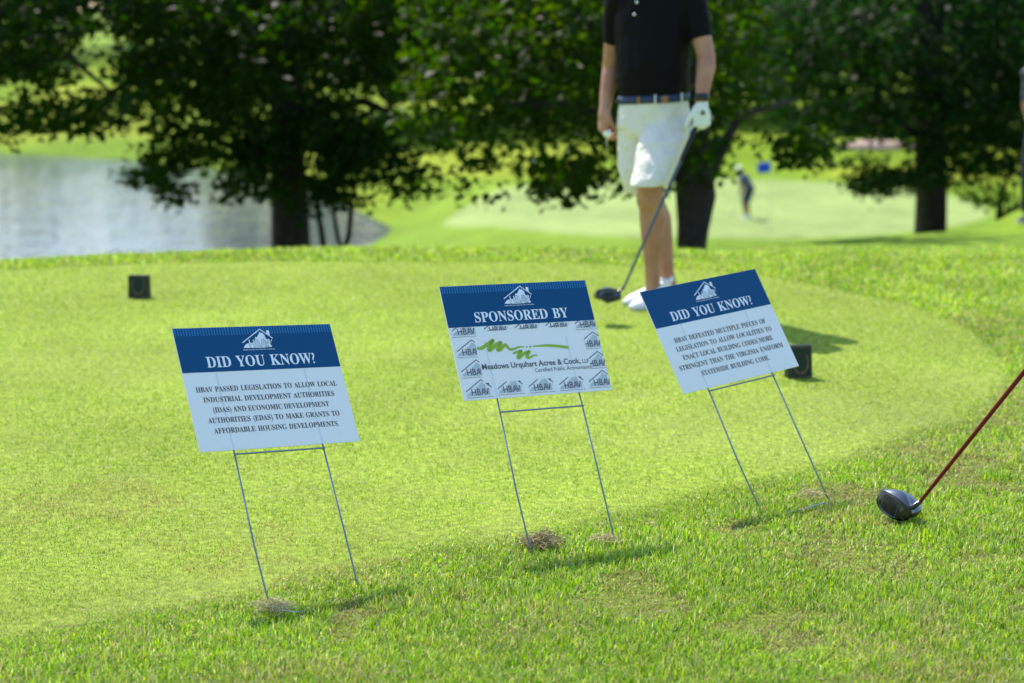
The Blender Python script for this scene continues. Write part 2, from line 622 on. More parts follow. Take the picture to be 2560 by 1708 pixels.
# small understorey tree beside it
sx = W(805, 600, 19.0)
b2 = (sx[0], 19.0, hz(sx[0], 19.0) - .05)
P_ = lambda x, y, d: tuple(W(x, y, d))
tree('understorey_tree', 'small dark multi-stemmed tree right of the thick lakeside trunk', b2,
     [(b2[0], 19, b2[2]), P_(812, 640, 19), P_(800, 560, 19), P_(790, 500, 19), P_(780, 420, 19)], [.05, .035, .028, .024, .012],
     [([(b2[0] + .05, 19, b2[2]), P_(850, 650, 19), P_(872, 590, 19), P_(880, 500, 19), P_(900, 420, 19)], [.035, .032, .028, .022, .01]),
      ([(b2[0] + .05, 19, b2[2]), P_(850, 620, 19), P_(840, 570, 19), P_(830, 500, 19), P_(850, 400, 19)], [.03, .025, .022, .018, .008])],
     [([(600, 330), (960, 330), (1000, 380), (1060, 410), (1040, 460), (1078, 482), (1030, 505), (940, 470), (925, 532), (870, 505), (770, 522), (680, 505), (565, 492), (600, 440)], 18.2, 20.0, 7.5)],
     [], LEAF_C, cat='tree')
# tree beyond the left edge whose boughs hang into view
bl = (-7.2, 18.0, hz(-7.2, 18.0) - .05)
tree('overhanging_tree', 'tree past the left edge hanging leafy boughs over the lake', bl,
     [bl, (-7.2, 18, bl[2] + .6), (-7.1, 18, 1), (-7, 18, 4), (-6.9, 18, 7.5)], [.36, .26, .22, .18, .06],
     [([(-7.1, 18, 1.3), (-5.8, 18, 1.6), (-4.4, 18.2, 1.3), (-3.6, 18.3, .6)], [.1, .07, .04, .015]),
      ([(-7.1, 18, .6), (-6, 18, .8), (-5, 18.2, .4)], [.08, .05, .02])],
     [([(-300, -60), (300, -60), (290, 60), (165, 100), (150, 150), (140, 235), (230, 240), (320, 205), (335, 245), (270, 335), (215, 340), (200, 290), (150, 330), (110, 330), (60, 300), (45, 350), (10, 350),
        (0, 270), (40, 240), (45, 205), (0, 195), (-300, 300)], 16.8, 19.8, 8.5)],
     [((-6.8, 23.0, 4.2), (3.8, 3.6, 3.0)), ((-6.2, 18.8, 2.7), (2.6, 1.6, 1.5))], LEAF_A)
# forked tree behind the golfer
t2x = W(1727, 640, 16.6)
b3 = (t2x[0], 16.6, hz(t2x[0], 16.6) - .05)
tree('forked_tree', 'dark forked tree standing directly behind the golfer', b3,
     [b3, (b3[0], 16.6, b3[2] + .3), P_(1727, 620, 16.6), P_(1733, 560, 16.6), P_(1738, 490, 16.6), P_(1730, 380, 16.6), P_(1710, 200, 16.6), P_(1690, -60, 16.6), (1.2, 16.6, 4.5), (1.1, 16.6, 7)],
     [.19, .14, .125, .135, .16, .15, .14, .13, .09, .04],
     [([P_(1745, 500, 16.6), P_(1790, 400, 16.6), P_(1850, 290, 16.8), P_(1990, 250, 17.2)], [.085, .055, .035, .018]),
      ([P_(1725, 420, 16.6), P_(1600, 330, 16.4), P_(1450, 270, 16.2), P_(1280, 260, 16)], [.08, .06, .045, .02]),
      ([P_(1725, 200, 16.6), P_(1500, 60, 16.4), P_(1250, 20, 16.2)], [.07, .05, .02])],
     [([(1040, -60), (1900, -60), (1905, 280), (1840, 305), (1800, 350), (1800, 440), (1770, 475), (1700, 470), (1560, 470), (1480, 430), (1440, 440), (1420, 460), (1340, 450), (1300, 470), (1250, 480), (1200, 470),
        (1230, 420), (1140, 440), (1200, 390), (1150, 340), (1090, 400), (1060, 350), (1010, 300), (1000, 200), (1060, 120)], 15.0, 18.6, 8.5),
      ([(1090, 455), (1200, 400), (1330, 440), (1460, 430), (1440, 500), (1405, 512), (1340, 480), (1290, 500), (1250, 515), (1165, 508), (1200, 470), (1150, 450), (1110, 470)], 15.0, 16.2, 2.2),
      ([(1965, 330), (2040, 330), (2058, 400), (2040, 485), (2020, 488), (2000, 460), (1980, 380)], 15.4, 16.6, 3)],
     [((b3[0] - 3.0, 23.5, 3.6), (4.0, 3.2, 2.4)), ((b3[0] - .6, 17.6, 2.7), (2.6, 1.6, 1.5))], LEAF_B)
# tree on the right-hand bank
t3x = W(2327, 571, 26.0)
b4 = (t3x[0], 26.0, hz(t3x[0], 26.0) - .06)
tree('bank_tree', 'dark tree with bare straight trunk on the bank right of the green', b4,
     [b4, (b4[0], 26.0, b4[2] + .25), P_(2327, 500, 26.0), P_(2324, 380, 26.0), P_(2318, 200, 26.0), P_(2320, -60, 26.0), (b4[0], 26.0, 4.5), (b4[0], 26.0, 8)],
     [.24, .207, .203, .199, .193, .187, .14, .06],
     [([P_(2322, 360, 26.0), P_(2240, 300, 25.4), P_(2120, 320, 25.0), P_(2060, 360, 24.9)], [.07, .055, .035, .015]),
      ([P_(2322, 300, 26.0), P_(2420, 250, 25.4), P_(2540, 300, 25.0)], [.07, .05, .02])],
     [([(1880, -60), (2760, -60), (2760, 440), (2560, 470), (2440, 480), (2375, 468), (2280, 480), (2240, 470), (2170, 490), (2110, 482), (2150, 440), (2210, 415), (2280, 425), (2280, 345), (2120, 340), (2060, 345), (2030, 335), (1970, 325),
        (1920, 300), (1890, 240), (1860, 160)], 24.0, 28.6, 9.5),
      ([(2060, 420), (2180, 390), (2290, 420), (2290, 480), (2240, 475), (2170, 495), (2110, 488)], 24.4, 26.0, 3.5)],
     [((b4[0] - .5, 33.0, 3.6), (5.2, 3.6, 2.8)), ((b4[0] + .2, 27.2, 2.9), (3.4, 2.0, 1.6))], LEAF_C)
# low bush at the right edge
bbx = W(2500, 525, 27.0)
b5 = (bbx[0], 27.0, hz(bbx[0], 27.0))
tree('bush', 'low dark bush with yellow-green tips at the right edge of the bank', b5,
     [b5, (b5[0], 27, b5[2] + .3), (b5[0] + .1, 27, b5[2] + .8)], [.05, .04, .02],
     [([(b5[0], 27, b5[2] + .1), P_(2560, 500, 27), P_(2600, 440, 27)], [.03, .02, .01])],
     [([(2400, 400), (2700, 380), (2700, 560), (2545, 545), (2500, 520), (2420, 500)], 26.3, 27.8, 4)], [], (.06, .13, .015), cat='bush', leaf=.09)


# the wood beyond the lake and the fairway
def far_wood():
    Vs, Fs, Cs, k = [], [], [], 0
    for i in range(110):
        if i < 60:
            a = math.radians(-30 + 60 * (i + .5) / 60 + random.uniform(-.5, .5))
            r = random.uniform(190, 245)
        else:
            a = math.radians(-7.5 + 37 * (i - 59.5) / 50 + random.uniform(-.4, .4))
            r = random.uniform(128, 150)
        x, y = r * math.sin(a), r * math.cos(a)
        z = hz(x, y)
        h = random.uniform(17, 24)
        n = 760
        nb = 20
        bc = rng.normal(size=(nb, 3)); bc /= np.linalg.norm(bc, axis=1)[:, None]
        bc = bc * np.array([4.2, 4.2, h * .38]) * rng.uniform(.4, 1, (nb, 1)) + np.array([x, y, z + h * .48])
        kk = rng.integers(0, nb, n)
        q = rng.normal(size=(n, 3)); q /= np.linalg.norm(q, axis=1)[:, None]
        C = bc[kk] + q * 2.0
        C[:, 2] = np.maximum(C[:, 2], z + .2)
        V_, F_, c_ = leaves(C, 1.5, np.array([.035, .07, .03]) * random.uniform(.8, 1.3), wid=.8)
        Vs.append(V_); Fs.append(F_ + k); Cs.append(c_); k += len(V_)
    me = np_mesh('distant_wood', np.vstack(Vs), np.vstack(Fs), 4, np.vstack(Cs))
    tag(link('distant_wood', me, None, far_leaf_m), 'bluish dark wood lining the far side of the course', 'wood', None, 'stuff')


far_wood()

# mulch bed glimpsed under the boughs
mb = Geo()
c = W(2185, 372, 112); mb.ell((c[0], 112, hz(c[0], 112) + .1), (2.3, 1.4, .38), n=18, m=8)
mo = mb.obj('mulch_bed', mat('mulch', noise=(3, (.30, .19, .15), (.42, .30, .25)), rough=.95))
tag(mo, 'low reddish mulch bed on the far lawn beyond the green', 'mulch bed')

# ------------------------------------------------------------------ grass blades
blade_m = mat('grass_blade', rough=.42, spec=.28, trans=.33, attr=True)
tee_blade_m = mat('mown_blade', rough=.42, spec=.30, trans=.36, attr=True)


def scatter(n, ylo, yhi, power, margin=.7):
    """ground points in the strip the lens sees, thinner with distance"""
    u = rng.uniform(size=n * 2)
    y = (ylo ** (1 - power) + u * (yhi ** (1 - power) - ylo ** (1 - power))) ** (1 / (1 - power))
    hw = y * 1280 / F_PX * 1.02 + margin
    x = rng.uniform(-1, 1, n * 2) * hw
    keep = rng.uniform(size=n * 2) < hw / (yhi * 1280 / F_PX * 1.02 + margin) * 1.6
    return x[keep][:n], y[keep][:n]


PAL_R = np.array([[.17, .33, .009], [.26, .41, .010], [.06, .15, .008], [.38, .47, .03], [.40, .46, .17]])
PAL_T = np.array([[.195, .315, .026], [.275, .39, .034], [.35, .42, .10], [.47, .49, .23], [.115, .215, .018]])


def blade_colors(n, pal, p):
    k = rng.choice(len(pal), n, p=p)
    return pal[k] * rng.uniform(.62, 1.38, (n, 1))


def make_blades(x, y, h, w, lean, colr, segs):
    n = len(x)
    z = terrain(x, y) - .002
    a = rng.uniform(0, 2 * math.pi, n)
    t = np.stack([np.cos(a), np.sin(a), np.zeros(n)], 1)
    s = np.stack([-np.sin(a + rng.normal(0, .5, n)), np.cos(a), np.zeros(n)], 1)
    s /= np.linalg.norm(s, axis=1)[:, None]
    b = np.stack([x, y, z], 1)
    hh, ww, ll = h[:, None], w[:, None], (lean * h)[:, None]
    up = np.array([0, 0, 1.0])
    vz = np.sqrt(np.clip(hh * hh - ll * ll, (.15 * hh) ** 2, None))
    if segs == 1:
        V = np.stack([b - s * ww / 2, b + s * ww / 2, b + t * ll + up * vz], 1).reshape(-1, 3)
        return V, np.arange(n * 3).reshape(n, 3), np.repeat(colr, 3, 0)
    m = b + t * ll * .3 + up * vz * .6
    tip = b + t * ll + up * vz
    V = np.stack([b - s * ww / 2, b + s * ww / 2, m + s * ww * .42, m - s * ww * .42, tip], 1).reshape(-1, 3)
    k = np.arange(n)[:, None] * 5
    Fc = np.stack([np.hstack([k, k + 1, k + 2]), np.hstack([k, k + 2, k + 3]), np.hstack([k + 3, k + 2, k + 4])], 1).reshape(-1, 3)
    cc = np.repeat(colr, 5, 0).reshape(n, 5, 3)
    return V, Fc, cc.reshape(-1, 3)


def grass():
    # rough: near strip, right flank and the lip of the tee
    x, y = scatter(1250000, 3.5, 12.6, 1.6, 1.5)
    d = poly_dist(x, y, TEE)
    k = d > rng.normal(.02, .055, len(x)) * sstep(8.5, 6.0, y)
    yr = np.interp(x, RIM[:, 0], RIM[:, 1])
    k &= y < yr + .55 + np.clip(x - 1.2, 0, 9)
    x, y, d = x[k], y[k], d[k]
    n = len(x)
    clump = vnoise(x, y, 9, 11) * .6 + vnoise(x, y, 30, 12) * .4
    far = y / 5.0
    lip = sstep(8.5, 9.8, y)
    h = rng.uniform(.012, .034, n) * (.6 + .75 * clump) * np.clip(.42 + .35 * sstep(6.5, 8.5, y) + d * 2.2, .38, 1.0) * (1 + .10 * lip)
    w = rng.uniform(.0018, .0034, n) * far ** .9
    lean = np.clip(rng.normal(.66, .24, n), .05, .97)
    c = blade_colors(n, PAL_R, [.29, .25, .16, .15, .15]) * 1.12
    dry = (rng.uniform(size=n) < .12 + .34 * sstep(.56, .8, .7 * vnoise(x, y, 2.2, 21) + .3 * vnoise(x, y, 9, 22)) * (1 - lip))
    c[dry] = np.array([.46, .39, .17]) * rng.uniform(.6, 1.2, (dry.sum(), 1))
    c *= (.85 + .3 * vnoise(x, y, 3.0, 14))[:, None]
    c = c * (1 + .08 * lip)[:, None] * np.stack([1 + .03 * lip, np.ones(n), np.ones(n)], 1)
    bare = sstep(.60, .74, .6 * vnoise(x, y, 3.1, 41) + .4 * vnoise(x, y, 10, 42)) * (1 - lip) * np.clip(d * 4, 0, 1)
    for cx_, cy_, r_ in ((G(2090, 1385)[0], G(2090, 1385)[1], .20), (G(1850, 1330)[0], G(1850, 1330)[1], .12), (G(2200, 1420)[0], G(2200, 1420)[1], .16)):
        q = np.hypot((x - cx_), (y - cy_) * .8) / r_
        bare = np.maximum(bare, sstep(1.1, .3, q + .5 * (vnoise(x, y, 14, 43) - .5)) * .75)
    kb = rng.uniform(size=n) < bare * .62
    c[kb] = np.array([.30, .235, .10]) * rng.uniform(.45, 1.35, (kb.sum(), 1))
    h = h * (1 - .45 * bare)
    lean = np.clip(lean + .2 * bare, 0, .97)
    V_, F_, c_ = make_blades(x, y, h, w, lean, c, 2)
    o = link('rough_grass', np_mesh('rough_grass', V_, F_, 3, c_), None, blade_m)
    tag(o, 'longer bright green grass around the mown tee', 'grass', None, 'stuff')
    # mown tee
    x, y = scatter(1100000, 3.8, 11.6, 1.55, 1.3)
    d = poly_dist(x, y, TEE)
    k = d < rng.normal(.05, .05, len(x)) * sstep(8.5, 6.0, y)
    x, y = x[k], y[k]
    n = len(x)
    far = y / 5.0
    h = rng.uniform(.006, .0145, n) * (.8 + .5 * vnoise(x, y, 14, 31)) * far ** .25
    w = rng.uniform(.0016, .0030, n) * far ** .95
    lean = np.clip(rng.normal(.74, .2, n), .2, .97)
    c = blade_colors(n, PAL_T, [.30, .27, .2, .1, .13])
    pale = sstep(.42, .72, vnoise(x, y, 1.7, 33) * .6 + vnoise(x, y, 6, 34) * .4)
    pale = pale * sstep(9.5, 6.5, y)
    c = c * (1 - .5 * pale[:, None]) + np.array([.43, .43, .19]) * .5 * pale[:, None]
    c *= (.84 + .30 * vnoise(x, y, .9, 37) + .035 * np.sin(d[k] * 2 * math.pi / .52))[:, None]
    brown = sstep(.58, .76, vnoise(x, y, 2.6, 35) * .65 + vnoise(x, y, 11, 36) * .35) * sstep(7.5, 5.5, y)
    kb = rng.uniform(size=n) < .5 * brown
    c[kb] = np.array([.27, .19, .085]) * rng.uniform(.6, 1.3, (kb.sum(), 1))
    V_, F_, c_ = make_blades(x, y, h, w, lean, c, 1)
    o = link('tee_grass', np_mesh('tee_grass', V_, F_, 3, c_), None, tee_blade_m)
    tag(o, 'closely mown pale green turf of the tee box', 'grass', None, 'stuff')


grass()


def strand(g, p, length, r, curl, ang_, lift=.01, n=6):
    """a flat curved straw"""
    P, a = [np.array(p, float)], ang_
    for i in range(n):
        a += curl / n + random.uniform(-.15, .15)
        z = lift * math.sin(math.pi * (i + 1) / n)
        P.append(np.array([P[-1][0] + math.cos(a) * length / n, P[-1][1] + math.sin(a) * length / n, p[2] + z]))
    g.tube(P, [r * .6] + [r] * (n - 1) + [r * .4], 4, False)


straw_m = mat('dry_straw', noise=(30, (.44, .37, .17), (.64, .56, .33)), rough=.8, trans=.15)
thatch_m = mat('thatch', noise=(60, (.13, .095, .04), (.45, .37, .19)), rough=.9)
g = Geo()
for i in range(560):
    y = 4.1 + 6.5 * random.random() ** 1.8
    x = random.uniform(-1, 1) * (y * .27 + .2)
    strand(g, (x, y, .009 + .012 * random.random()), random.uniform(.012, .05), random.uniform(.0005, .0010), random.uniform(-.8, .8), random.uniform(0, 6.28), random.uniform(-.006, .006), 4)
tag(g.obj('straw_clippings', straw_m), 'pale straw clippings strewn over the turf', 'clippings', None, 'stuff')


def thatch(label, px, py, rx, ry, hgt, n, m, r=.0009):
    p = G(px, py)
    t = Geo()
    for i in range(n):
        a = random.uniform(0, 6.28); q = math.sqrt(random.random())
        pp = (q * rx * math.cos(a), q * ry * math.sin(a), .012 + hgt * (1 - q * q) * random.random())
        strand(t, pp, random.uniform(.02, .06), r * random.uniform(.6, 1.2), random.uniform(-3, 3), random.uniform(0, 6.28), random.uniform(-.006, .016), 6)
    o = t.obj('thatch_clump', m)
    o.location = p
    tag(o, label, 'grass clump', 'dry thatch pulled up by the sign legs')


thatch('large brown thatch clump at the left leg of the sponsor sign', 1352, 1372, .042, .030, .036, 210, thatch_m, .0010)
thatch('small pale straw tuft at the right leg of the sponsor sign', 1518, 1362, .028, .022, .018, 50, straw_m)
thatch('pale straw tuft at the left leg of the housing developments sign', 686, 1534, .042, .034, .022, 120, straw_m)
thatch('pale straw tuft at the right leg of the building code sign', 2025, 1250, .03, .025, .018, 50, straw_m)

# ------------------------------------------------------------------ lawn signs
SW, SH = .4572, .332
board_m = mat('white_corrugated_plastic', (.88, .90, .96), .45, spec=.4, trans=.24)
blue_m = mat('blue_print', (.001, .068, .19), .45, spec=.22)
lit_rib_m = mat('blue_lit_through_flutes', (.010, .15, .38), .4, spec=.4)  # lighter blue: daylight passing through the flutes, put into the colour
white_m = mat('white_print', (.84, .89, .96), .45, spec=.3)
ink_m = mat('dark_print', (.014, .017, .03), .5, spec=.3)
slate_m = mat('slate_print', (.10, .115, .145), .5, spec=.3)
pale_m = mat('pale_grey_print', (.52, .57, .62), .5, spec=.3)
lime_m = mat('green_print', (.30, .48, .05), .5, spec=.3)
prong_m = mat('plastic_over_prong', (.70, .76, .84), .45, spec=.4)
reflect_wire_m = mat('wire_with_reflection', (.42, .46, .50), .4, metal=.3)  # paler copy of the stake wire, a whitish reflection put into its colour
wire_m = mat('galvanised_wire', (.19, .23, .30), .45, metal=.55)


def serif(s):
    return ''.join(chr(0x1D400 + ord(c) - 65) if 'A' <= c <= 'Z' else c for c in s)


_tcache = {}


def text2d(s, off=0.0, res=3):
    """flat filled lettering, unit size -> (verts, faces)"""
    key = (s, off)
    if key in _tcache:
        return _tcache[key]
    c = bpy.data.curves.new('lettering', 'FONT')
    c.body = s
    c.size = 1.0
    c.offset = off
    c.resolution_u = res
    c.space_word = 1.4 if ord(s[0]) >= 0x1D000 else 1.0
    o = bpy.data.objects.new('lettering', c)
    COL.objects.link(o)
    bpy.context.view_layer.update()
    me = bpy.data.meshes.new_from_object(o.evaluated_get(bpy.context.evaluated_depsgraph_get()))
    V = np.array([v.co[:2] for v in me.vertices])
    Fc = [tuple(p.vertices) for p in me.polygons]
    bpy.data.objects.remove(o)
    bpy.data.curves.remove(c)
    bpy.data.meshes.remove(me)
    _tcache[key] = (V, Fc)
    return V, Fc


def fit_text(s, u0, u1, vbase, cap, off=0.0, ref='H'):
    """lettering laid from u0 to u1 on the base line"""
    V, Fc = text2d(s, off)
    V0, _ = text2d(s, 0.0)
    hr = text2d(ref if ord(s[0]) < 0x1D000 else serif('H'), 0.0)[0][:, 1].max()
    lo, hi = V0[:, 0].min(), V0[:, 0].max()
    kx = (u1 - u0) / (hi - lo)
    ky = cap / hr
    return np.stack([u0 + (V[:, 0] - lo) * kx, vbase - V[:, 1] * ky], 1), Fc


def clip2d(V, Fc, keep):
    """cut flat shapes to a list of half planes (a, b, c): a*u + b*v >= c"""
    bm = bmesh.new()
    vs = [bm.verts.new((p[0], p[1], 0)) for p in V]
    for f in Fc:
        try:
            bm.faces.new([vs[i] for i in f])
        except ValueError:
            pass
    for a, b_, c in keep:
        n = Vector((a, b_, 0))
        co = n * (c / (a * a + b_ * b_))
        bmesh.ops.bisect_plane(bm, geom=bm.verts[:] + bm.edges[:] + bm.faces[:], dist=1e-7, plane_co=co, plane_no=n, clear_inner=True)
    bm.verts.index_update()
    V2 = np.array([v.co[:2] for v in bm.verts]).reshape(-1, 2)
    F2 = [tuple(v.index for v in f.verts) for f in bm.faces]
    bm.free()
    return V2, F2


def shape2d(P):
    """filled outline -> triangles"""
    bm = bmesh.new()
    bm.faces.new([bm.verts.new((p[0], p[1], 0)) for p in P])
    bmesh.ops.triangulate(bm, faces=bm.faces[:])
    bm.verts.index_update()
    V = np.array([v.co[:2] for v in bm.verts])
    Fc = [tuple(v.index for v in f.verts) for f in bm.faces]
    bm.free()
    return V, Fc


def band2d(P, wd, closed=False):
    """a stroke of given width(s) along a path"""
    P = np.array(P, float)
    wd = np.array(wd if hasattr(wd, '__len__') else [wd] * len(P), float)
    t = np.gradient(P, axis=0)
    t /= np.linalg.norm(t, axis=1)[:, None] + 1e-12
    n = np.stack([-t[:, 1], t[:, 0]], 1)
    a, b_ = P + n * wd[:, None] / 2, P - n * wd[:, None] / 2
    V = np.vstack([a, b_])
    k = len(P)
    return V, [(i, i + 1, k + i + 1, k + i) for i in range(k - 1)]


def catmull(P, w, n=8):
    P = np.array(P, float); w = np.array(w, float)
    Q = np.vstack([2 * P[0] - P[1], P, 2 * P[-1] - P[-2]])
    out, ow = [], []
    for i in range(len(P) - 1):
        p0, p1, p2, p3 = Q[i:i + 4]
        for t in np.arange(n) / n:
            out.append(.5 * (2 * p1 + (p2 - p0) * t + (2 * p0 - 5 * p1 + 4 * p2 - p3) * t * t + (3 * p1 - p0 - 3 * p2 + p3) * t ** 3))
            ow.append(w[i] + (w[i + 1] - w[i]) * t)
    return np.array(out + [P[-1]]), np.array(ow + [w[-1]])


def disc2d(c, r, n=14):
    return np.array([(c[0] + r * math.cos(a), c[1] + r * math.sin(a)) for a in np.arange(n) * 2 * math.pi / n]), [tuple(range(n))]


VA = [(.0016, .0524), (.0074, .0456), (.0104, .0429), (.0136, .0419), (.0158, .04), (.0169, .0426), (.0202, .0433), (.0253, .0396), (.0328, .0377), (.0377, .0345), (.0408, .0267), (.0435, .0229), (.0469, .0247), (.0508, .0187),
      (.0549, .0149), (.0577, .0099), (.0619, .0129), (.0653, .0111), (.0667, .0148), (.0709, .0178), (.0686, .0211), (.0682, .025), (.0718, .0269), (.0729, .0298), (.0786, .0306), (.0828, .0324), (.0792, .0487), (.082, .0471),
      (.0846, .0483), (.0837, .052), (.0605, .0532), (.0428, .0536)]


def emblem_shapes(light):
    """house, state outline and initials, as (colour, height, verts, faces) in the emblem's own metres"""
    out = []
    ink = 'white' if light else 'slate'
    under = 'white' if light else 'pale'
    gap = 'blue' if light else 'board'
    out.append((under, 1, *shape2d(VA)))
    out.append((under, 1, *shape2d([(.0879, .0298), (.0892, .0304), (.0846, .0404), (.085, .0354)])))
    th = .0024 if light else .0027
    ap, le, re = np.array((.0606, .0019)), np.array((.0024, .0378)), np.array((.0919, .0280))
    for a, b_ in ((le, ap), (ap, re)):
        d = (b_ - a) / np.linalg.norm(b_ - a)
        out.append((ink, 1, *band2d([a, b_ + d * (th * .45 if b_ is ap else 0)], th)))
    out.append((ink, 1, *shape2d([(.0778, .0059), (.0858, .0054), (.0858, .0227), (.0778, .0178)])))
    for s, u0, u1 in (('H', .0213, .0358), ('B', .0396, .0515), ('A', .0528, .0690), ('V', .0648, .0806)):
        if light:
            out.append((gap, 2, *fit_text(s, u0, u1, .0508, .0205, .035)))
        out.append((ink, 3, *fit_text(s, u0, u1, .0508, .0205, .004 if light else .012)))
    out.append((ink, 2, *fit_text('HOME BUILDERS ASSOCIATION of VIRGINIA', 0.0, .0918, .0595, .0028, .008)))
    return out


PRINT = dict(white=white_m, slate=slate_m, pale=pale_m, blue=blue_m, board=board_m, ink=ink_m, lime=lime_m, prong=prong_m)


def make_sign(label, R, t, a0, L, head, lines, bar_gap, sponsor=False, lower_bar=None, ribs=True):
    R = np.array(R); t = np.array(t)
    # square the fitted axes
    x = unit(R[:, 0]); z = R[:, 2] - x * (R[:, 2] @ x); z = unit(z); y = np.cross(z, x)
    R = np.stack([x, y, z], 1)
    loc = lambda p: R @ np.array(p, float) + t
    f0, f1 = loc((a0 - .127, 0, -L[0])), loc((a0 + .127, 0, -L[1]))
    base = (f0 + f1) / 2; base[2] = 0
    root = empty('yard_sign', base, label, 'yard sign', 'corrugated lawn signs on wire stakes')
    P = lambda u, v, off=0.0: loc((u - SW / 2, -.002 - off, SH - v)) - base

    def sheet(name, m, V, Fc, off, parent):
        return link(name, py_mesh(name, [P(u, v, off) for u, v in V], Fc), parent, m)
    # board with a slightly rounded rim
    g_ = Geo()
    g_.box(R @ np.array((0, 0, SH / 2)) + t - base, (SW, .004, SH), R)
    board = g_.obj('board', board_m, root, False)
    rect = lambda u0, v0, u1, v1: ([(u0, v0), (u1, v0), (u1, v1), (u0, v1)], [(0, 1, 2, 3)])
    sheet('header_band', blue_m, *rect(.0004, .0004, SW - .0004, .122), .0003, board)
    if ribs:  # raised flute ribs, painted paler for the light shining through the open top
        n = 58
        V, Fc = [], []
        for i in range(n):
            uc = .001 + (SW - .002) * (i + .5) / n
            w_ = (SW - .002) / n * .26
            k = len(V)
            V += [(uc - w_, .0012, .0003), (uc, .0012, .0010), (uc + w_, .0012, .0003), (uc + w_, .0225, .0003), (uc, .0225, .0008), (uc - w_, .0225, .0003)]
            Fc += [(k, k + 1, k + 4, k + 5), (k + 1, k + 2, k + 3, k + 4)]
        link('lit_flute_strip', py_mesh('lit_flute_strip', [P(u, v, o_ + .0002) for u, v, o_ in V], Fc), board, lit_rib_m)
    # prongs of the stake showing through the plastic
    for s in (-1, 1):
        uc = SW / 2 + a0 + s * .127
        sheet('prong_line', prong_m, *rect(uc - .0022, .125 if not sponsor else .165, uc + .0022, SH - .0005), .0003, board)
    sheet('heading', white_m, *fit_text(serif(head[0]), head[1], head[2], .1098, .0288, .004), .0010, board)
    # emblem on the header
    u0, v0 = .1845, .0076
    by = {}
    for c_, hgt, V, Fc in emblem_shapes(True):
        by.setdefault((c_, hgt), []).append((V + np.array((u0, v0)), Fc))

    def merged(lst):
        VV, FF, k = [], [], 0
        for V, Fc in lst:
            VV += list(V); FF += [tuple(i + k for i in f) for f in Fc]; k += len(V)
        return VV, FF
    eo = sheet('emblem', white_m, *merged([x_ for k_, l_ in by.items() if k_ in (('white', 1), ('white', 2)) for x_ in l_]), .0011, board)
    # initials: a fine dark outline under light letters
    for i, (V, Fc) in enumerate(by[('blue', 2)]):
        sheet('initial_outline', blue_m, V, Fc, .0013 + .0003 * i, board)
    for i, (V, Fc) in enumerate(by[('white', 3)]):
        sheet('initial', white_m, V, Fc, .00145 + .0003 * i, board)
    for s, ua, ub, vb, cap in lines:
        sheet('lettering', ink_m, *fit_text(serif(s), ua, ub, vb, cap, .0), .0006, board)
    if sponsor:
        top = (0, 1, .1222)
        lay = [(.006, .0986, [top, (-1, 0, -.0791)]), (.103, .0985, [top, (0, -1, -.1372)]), (.199, .0985, [top, (0, -1, -.1372)]), (.294, .0985, [top, (0, -1, -.1372)]), (.388, .0975, [top]),
               (.0075, .1583, [(-1, 0, -.0691)]), (.0075, .2167, [(-1, 0, -.0691)]), (.0085, .2742, None),
               (.387, .1561, [(1, 0, .408)]), (.387, .2147, [(1, 0, .408)]), (.3878, .2714, None),
               (.1045, .2722, [(0, 1, .2862)]), (.199, .273, [(0, 1, .2862)]), (.294, .273, [(0, 1, .2862)])]
        es = emblem_shapes(False)
        for u_, v_, keep in lay:
            cols = {'slate': [], 'pale': []}
            for c_, hgt, V, Fc in es:
                if len(V) == 0:
                    continue
                V = V * .88 + np.array((u_, v_))
                kk = list(keep or []) + [(-1, 0, -(SW - .0008))]
                if abs(u_ - .0085) < 1e-6 and c_ == 'slate' and hgt == 1:       # its roof is broken by the blank panel
                    A_ = clip2d(V, Fc, kk + [(-1, 0, -.068)])
                    B_ = clip2d(V, Fc, kk + [(0, 1, .2862), (1, 0, .068)])
                    cols[c_] += [A_, B_]
                else:
                    cols[c_].append(clip2d(V, Fc, kk))
            eo = sheet('emblem', slate_m, *merged(cols['slate']), .0008, board)
            sheet('state_outline', pale_m, *merged(cols['pale']), .0005, eo)
        st = []
        for Pp, ww in (([(.0748, .1858), (.0871, .1850), (.1060, .1755), (.1250, .1650), (.1215, .1720), (.1075, .1880), (.1085, .1935), (.1160, .1900), (.1330, .1780), (.1475, .1725), (.1445, .1800), (.1340, .1900), (.1350, .1950), (.1420, .1930),
                          (.1540, .1830), (.1612, .1800), (.1650, .1880), (.1700, .1935), (.1813, .1940), (.1992, .1890), (.2156, .1896)],
                        [.0085, .0098, .0105, .0098, .0098, .0105, .009, .0095, .0105, .0095, .0098, .0105, .009, .009, .009, .0085, .0088, .008, .0065, .005, .003]),
                       ([(.2435, .1896), (.2700, .1892), (.2992, .1906), (.3493, .1987)], [.0035, .0062, .0078, .0085]),
                       ([(.1798, .2057), (.1920, .2030), (.2046, .2006), (.1960, .2090), (.1892, .2175), (.1930, .2208), (.2080, .2110), (.2280, .2034), (.2210, .2120), (.2172, .2195), (.2210, .2222), (.2300, .2195), (.2398, .2159), (.2495, .2162)],
                        [.006, .0072, .0078, .0085, .0085, .0078, .0088, .0082, .0086, .0084, .0075, .006, .0048, .0028])):
            C_, w_ = catmull(Pp, ww)
            st.append(band2d(C_, w_))
            st.append(disc2d(C_[0], w_[0] / 2)); st.append(disc2d(C_[-1], w_[-1] / 2))
        st += [disc2d((.2234, .1899), .0027), disc2d((.2345, .1900), .0030)]
        for i, (V, Fc) in enumerate(st):
            pass
        off = .0006
        mo_ = None
        VV, FF, k = [], [], 0
        for i, (V, Fc) in enumerate(st):
            VV += [P(u, v, .0006 + .00004 * i) for u, v in V]; FF += [tuple(j + k for j in f) for f in Fc]; k += len(V)
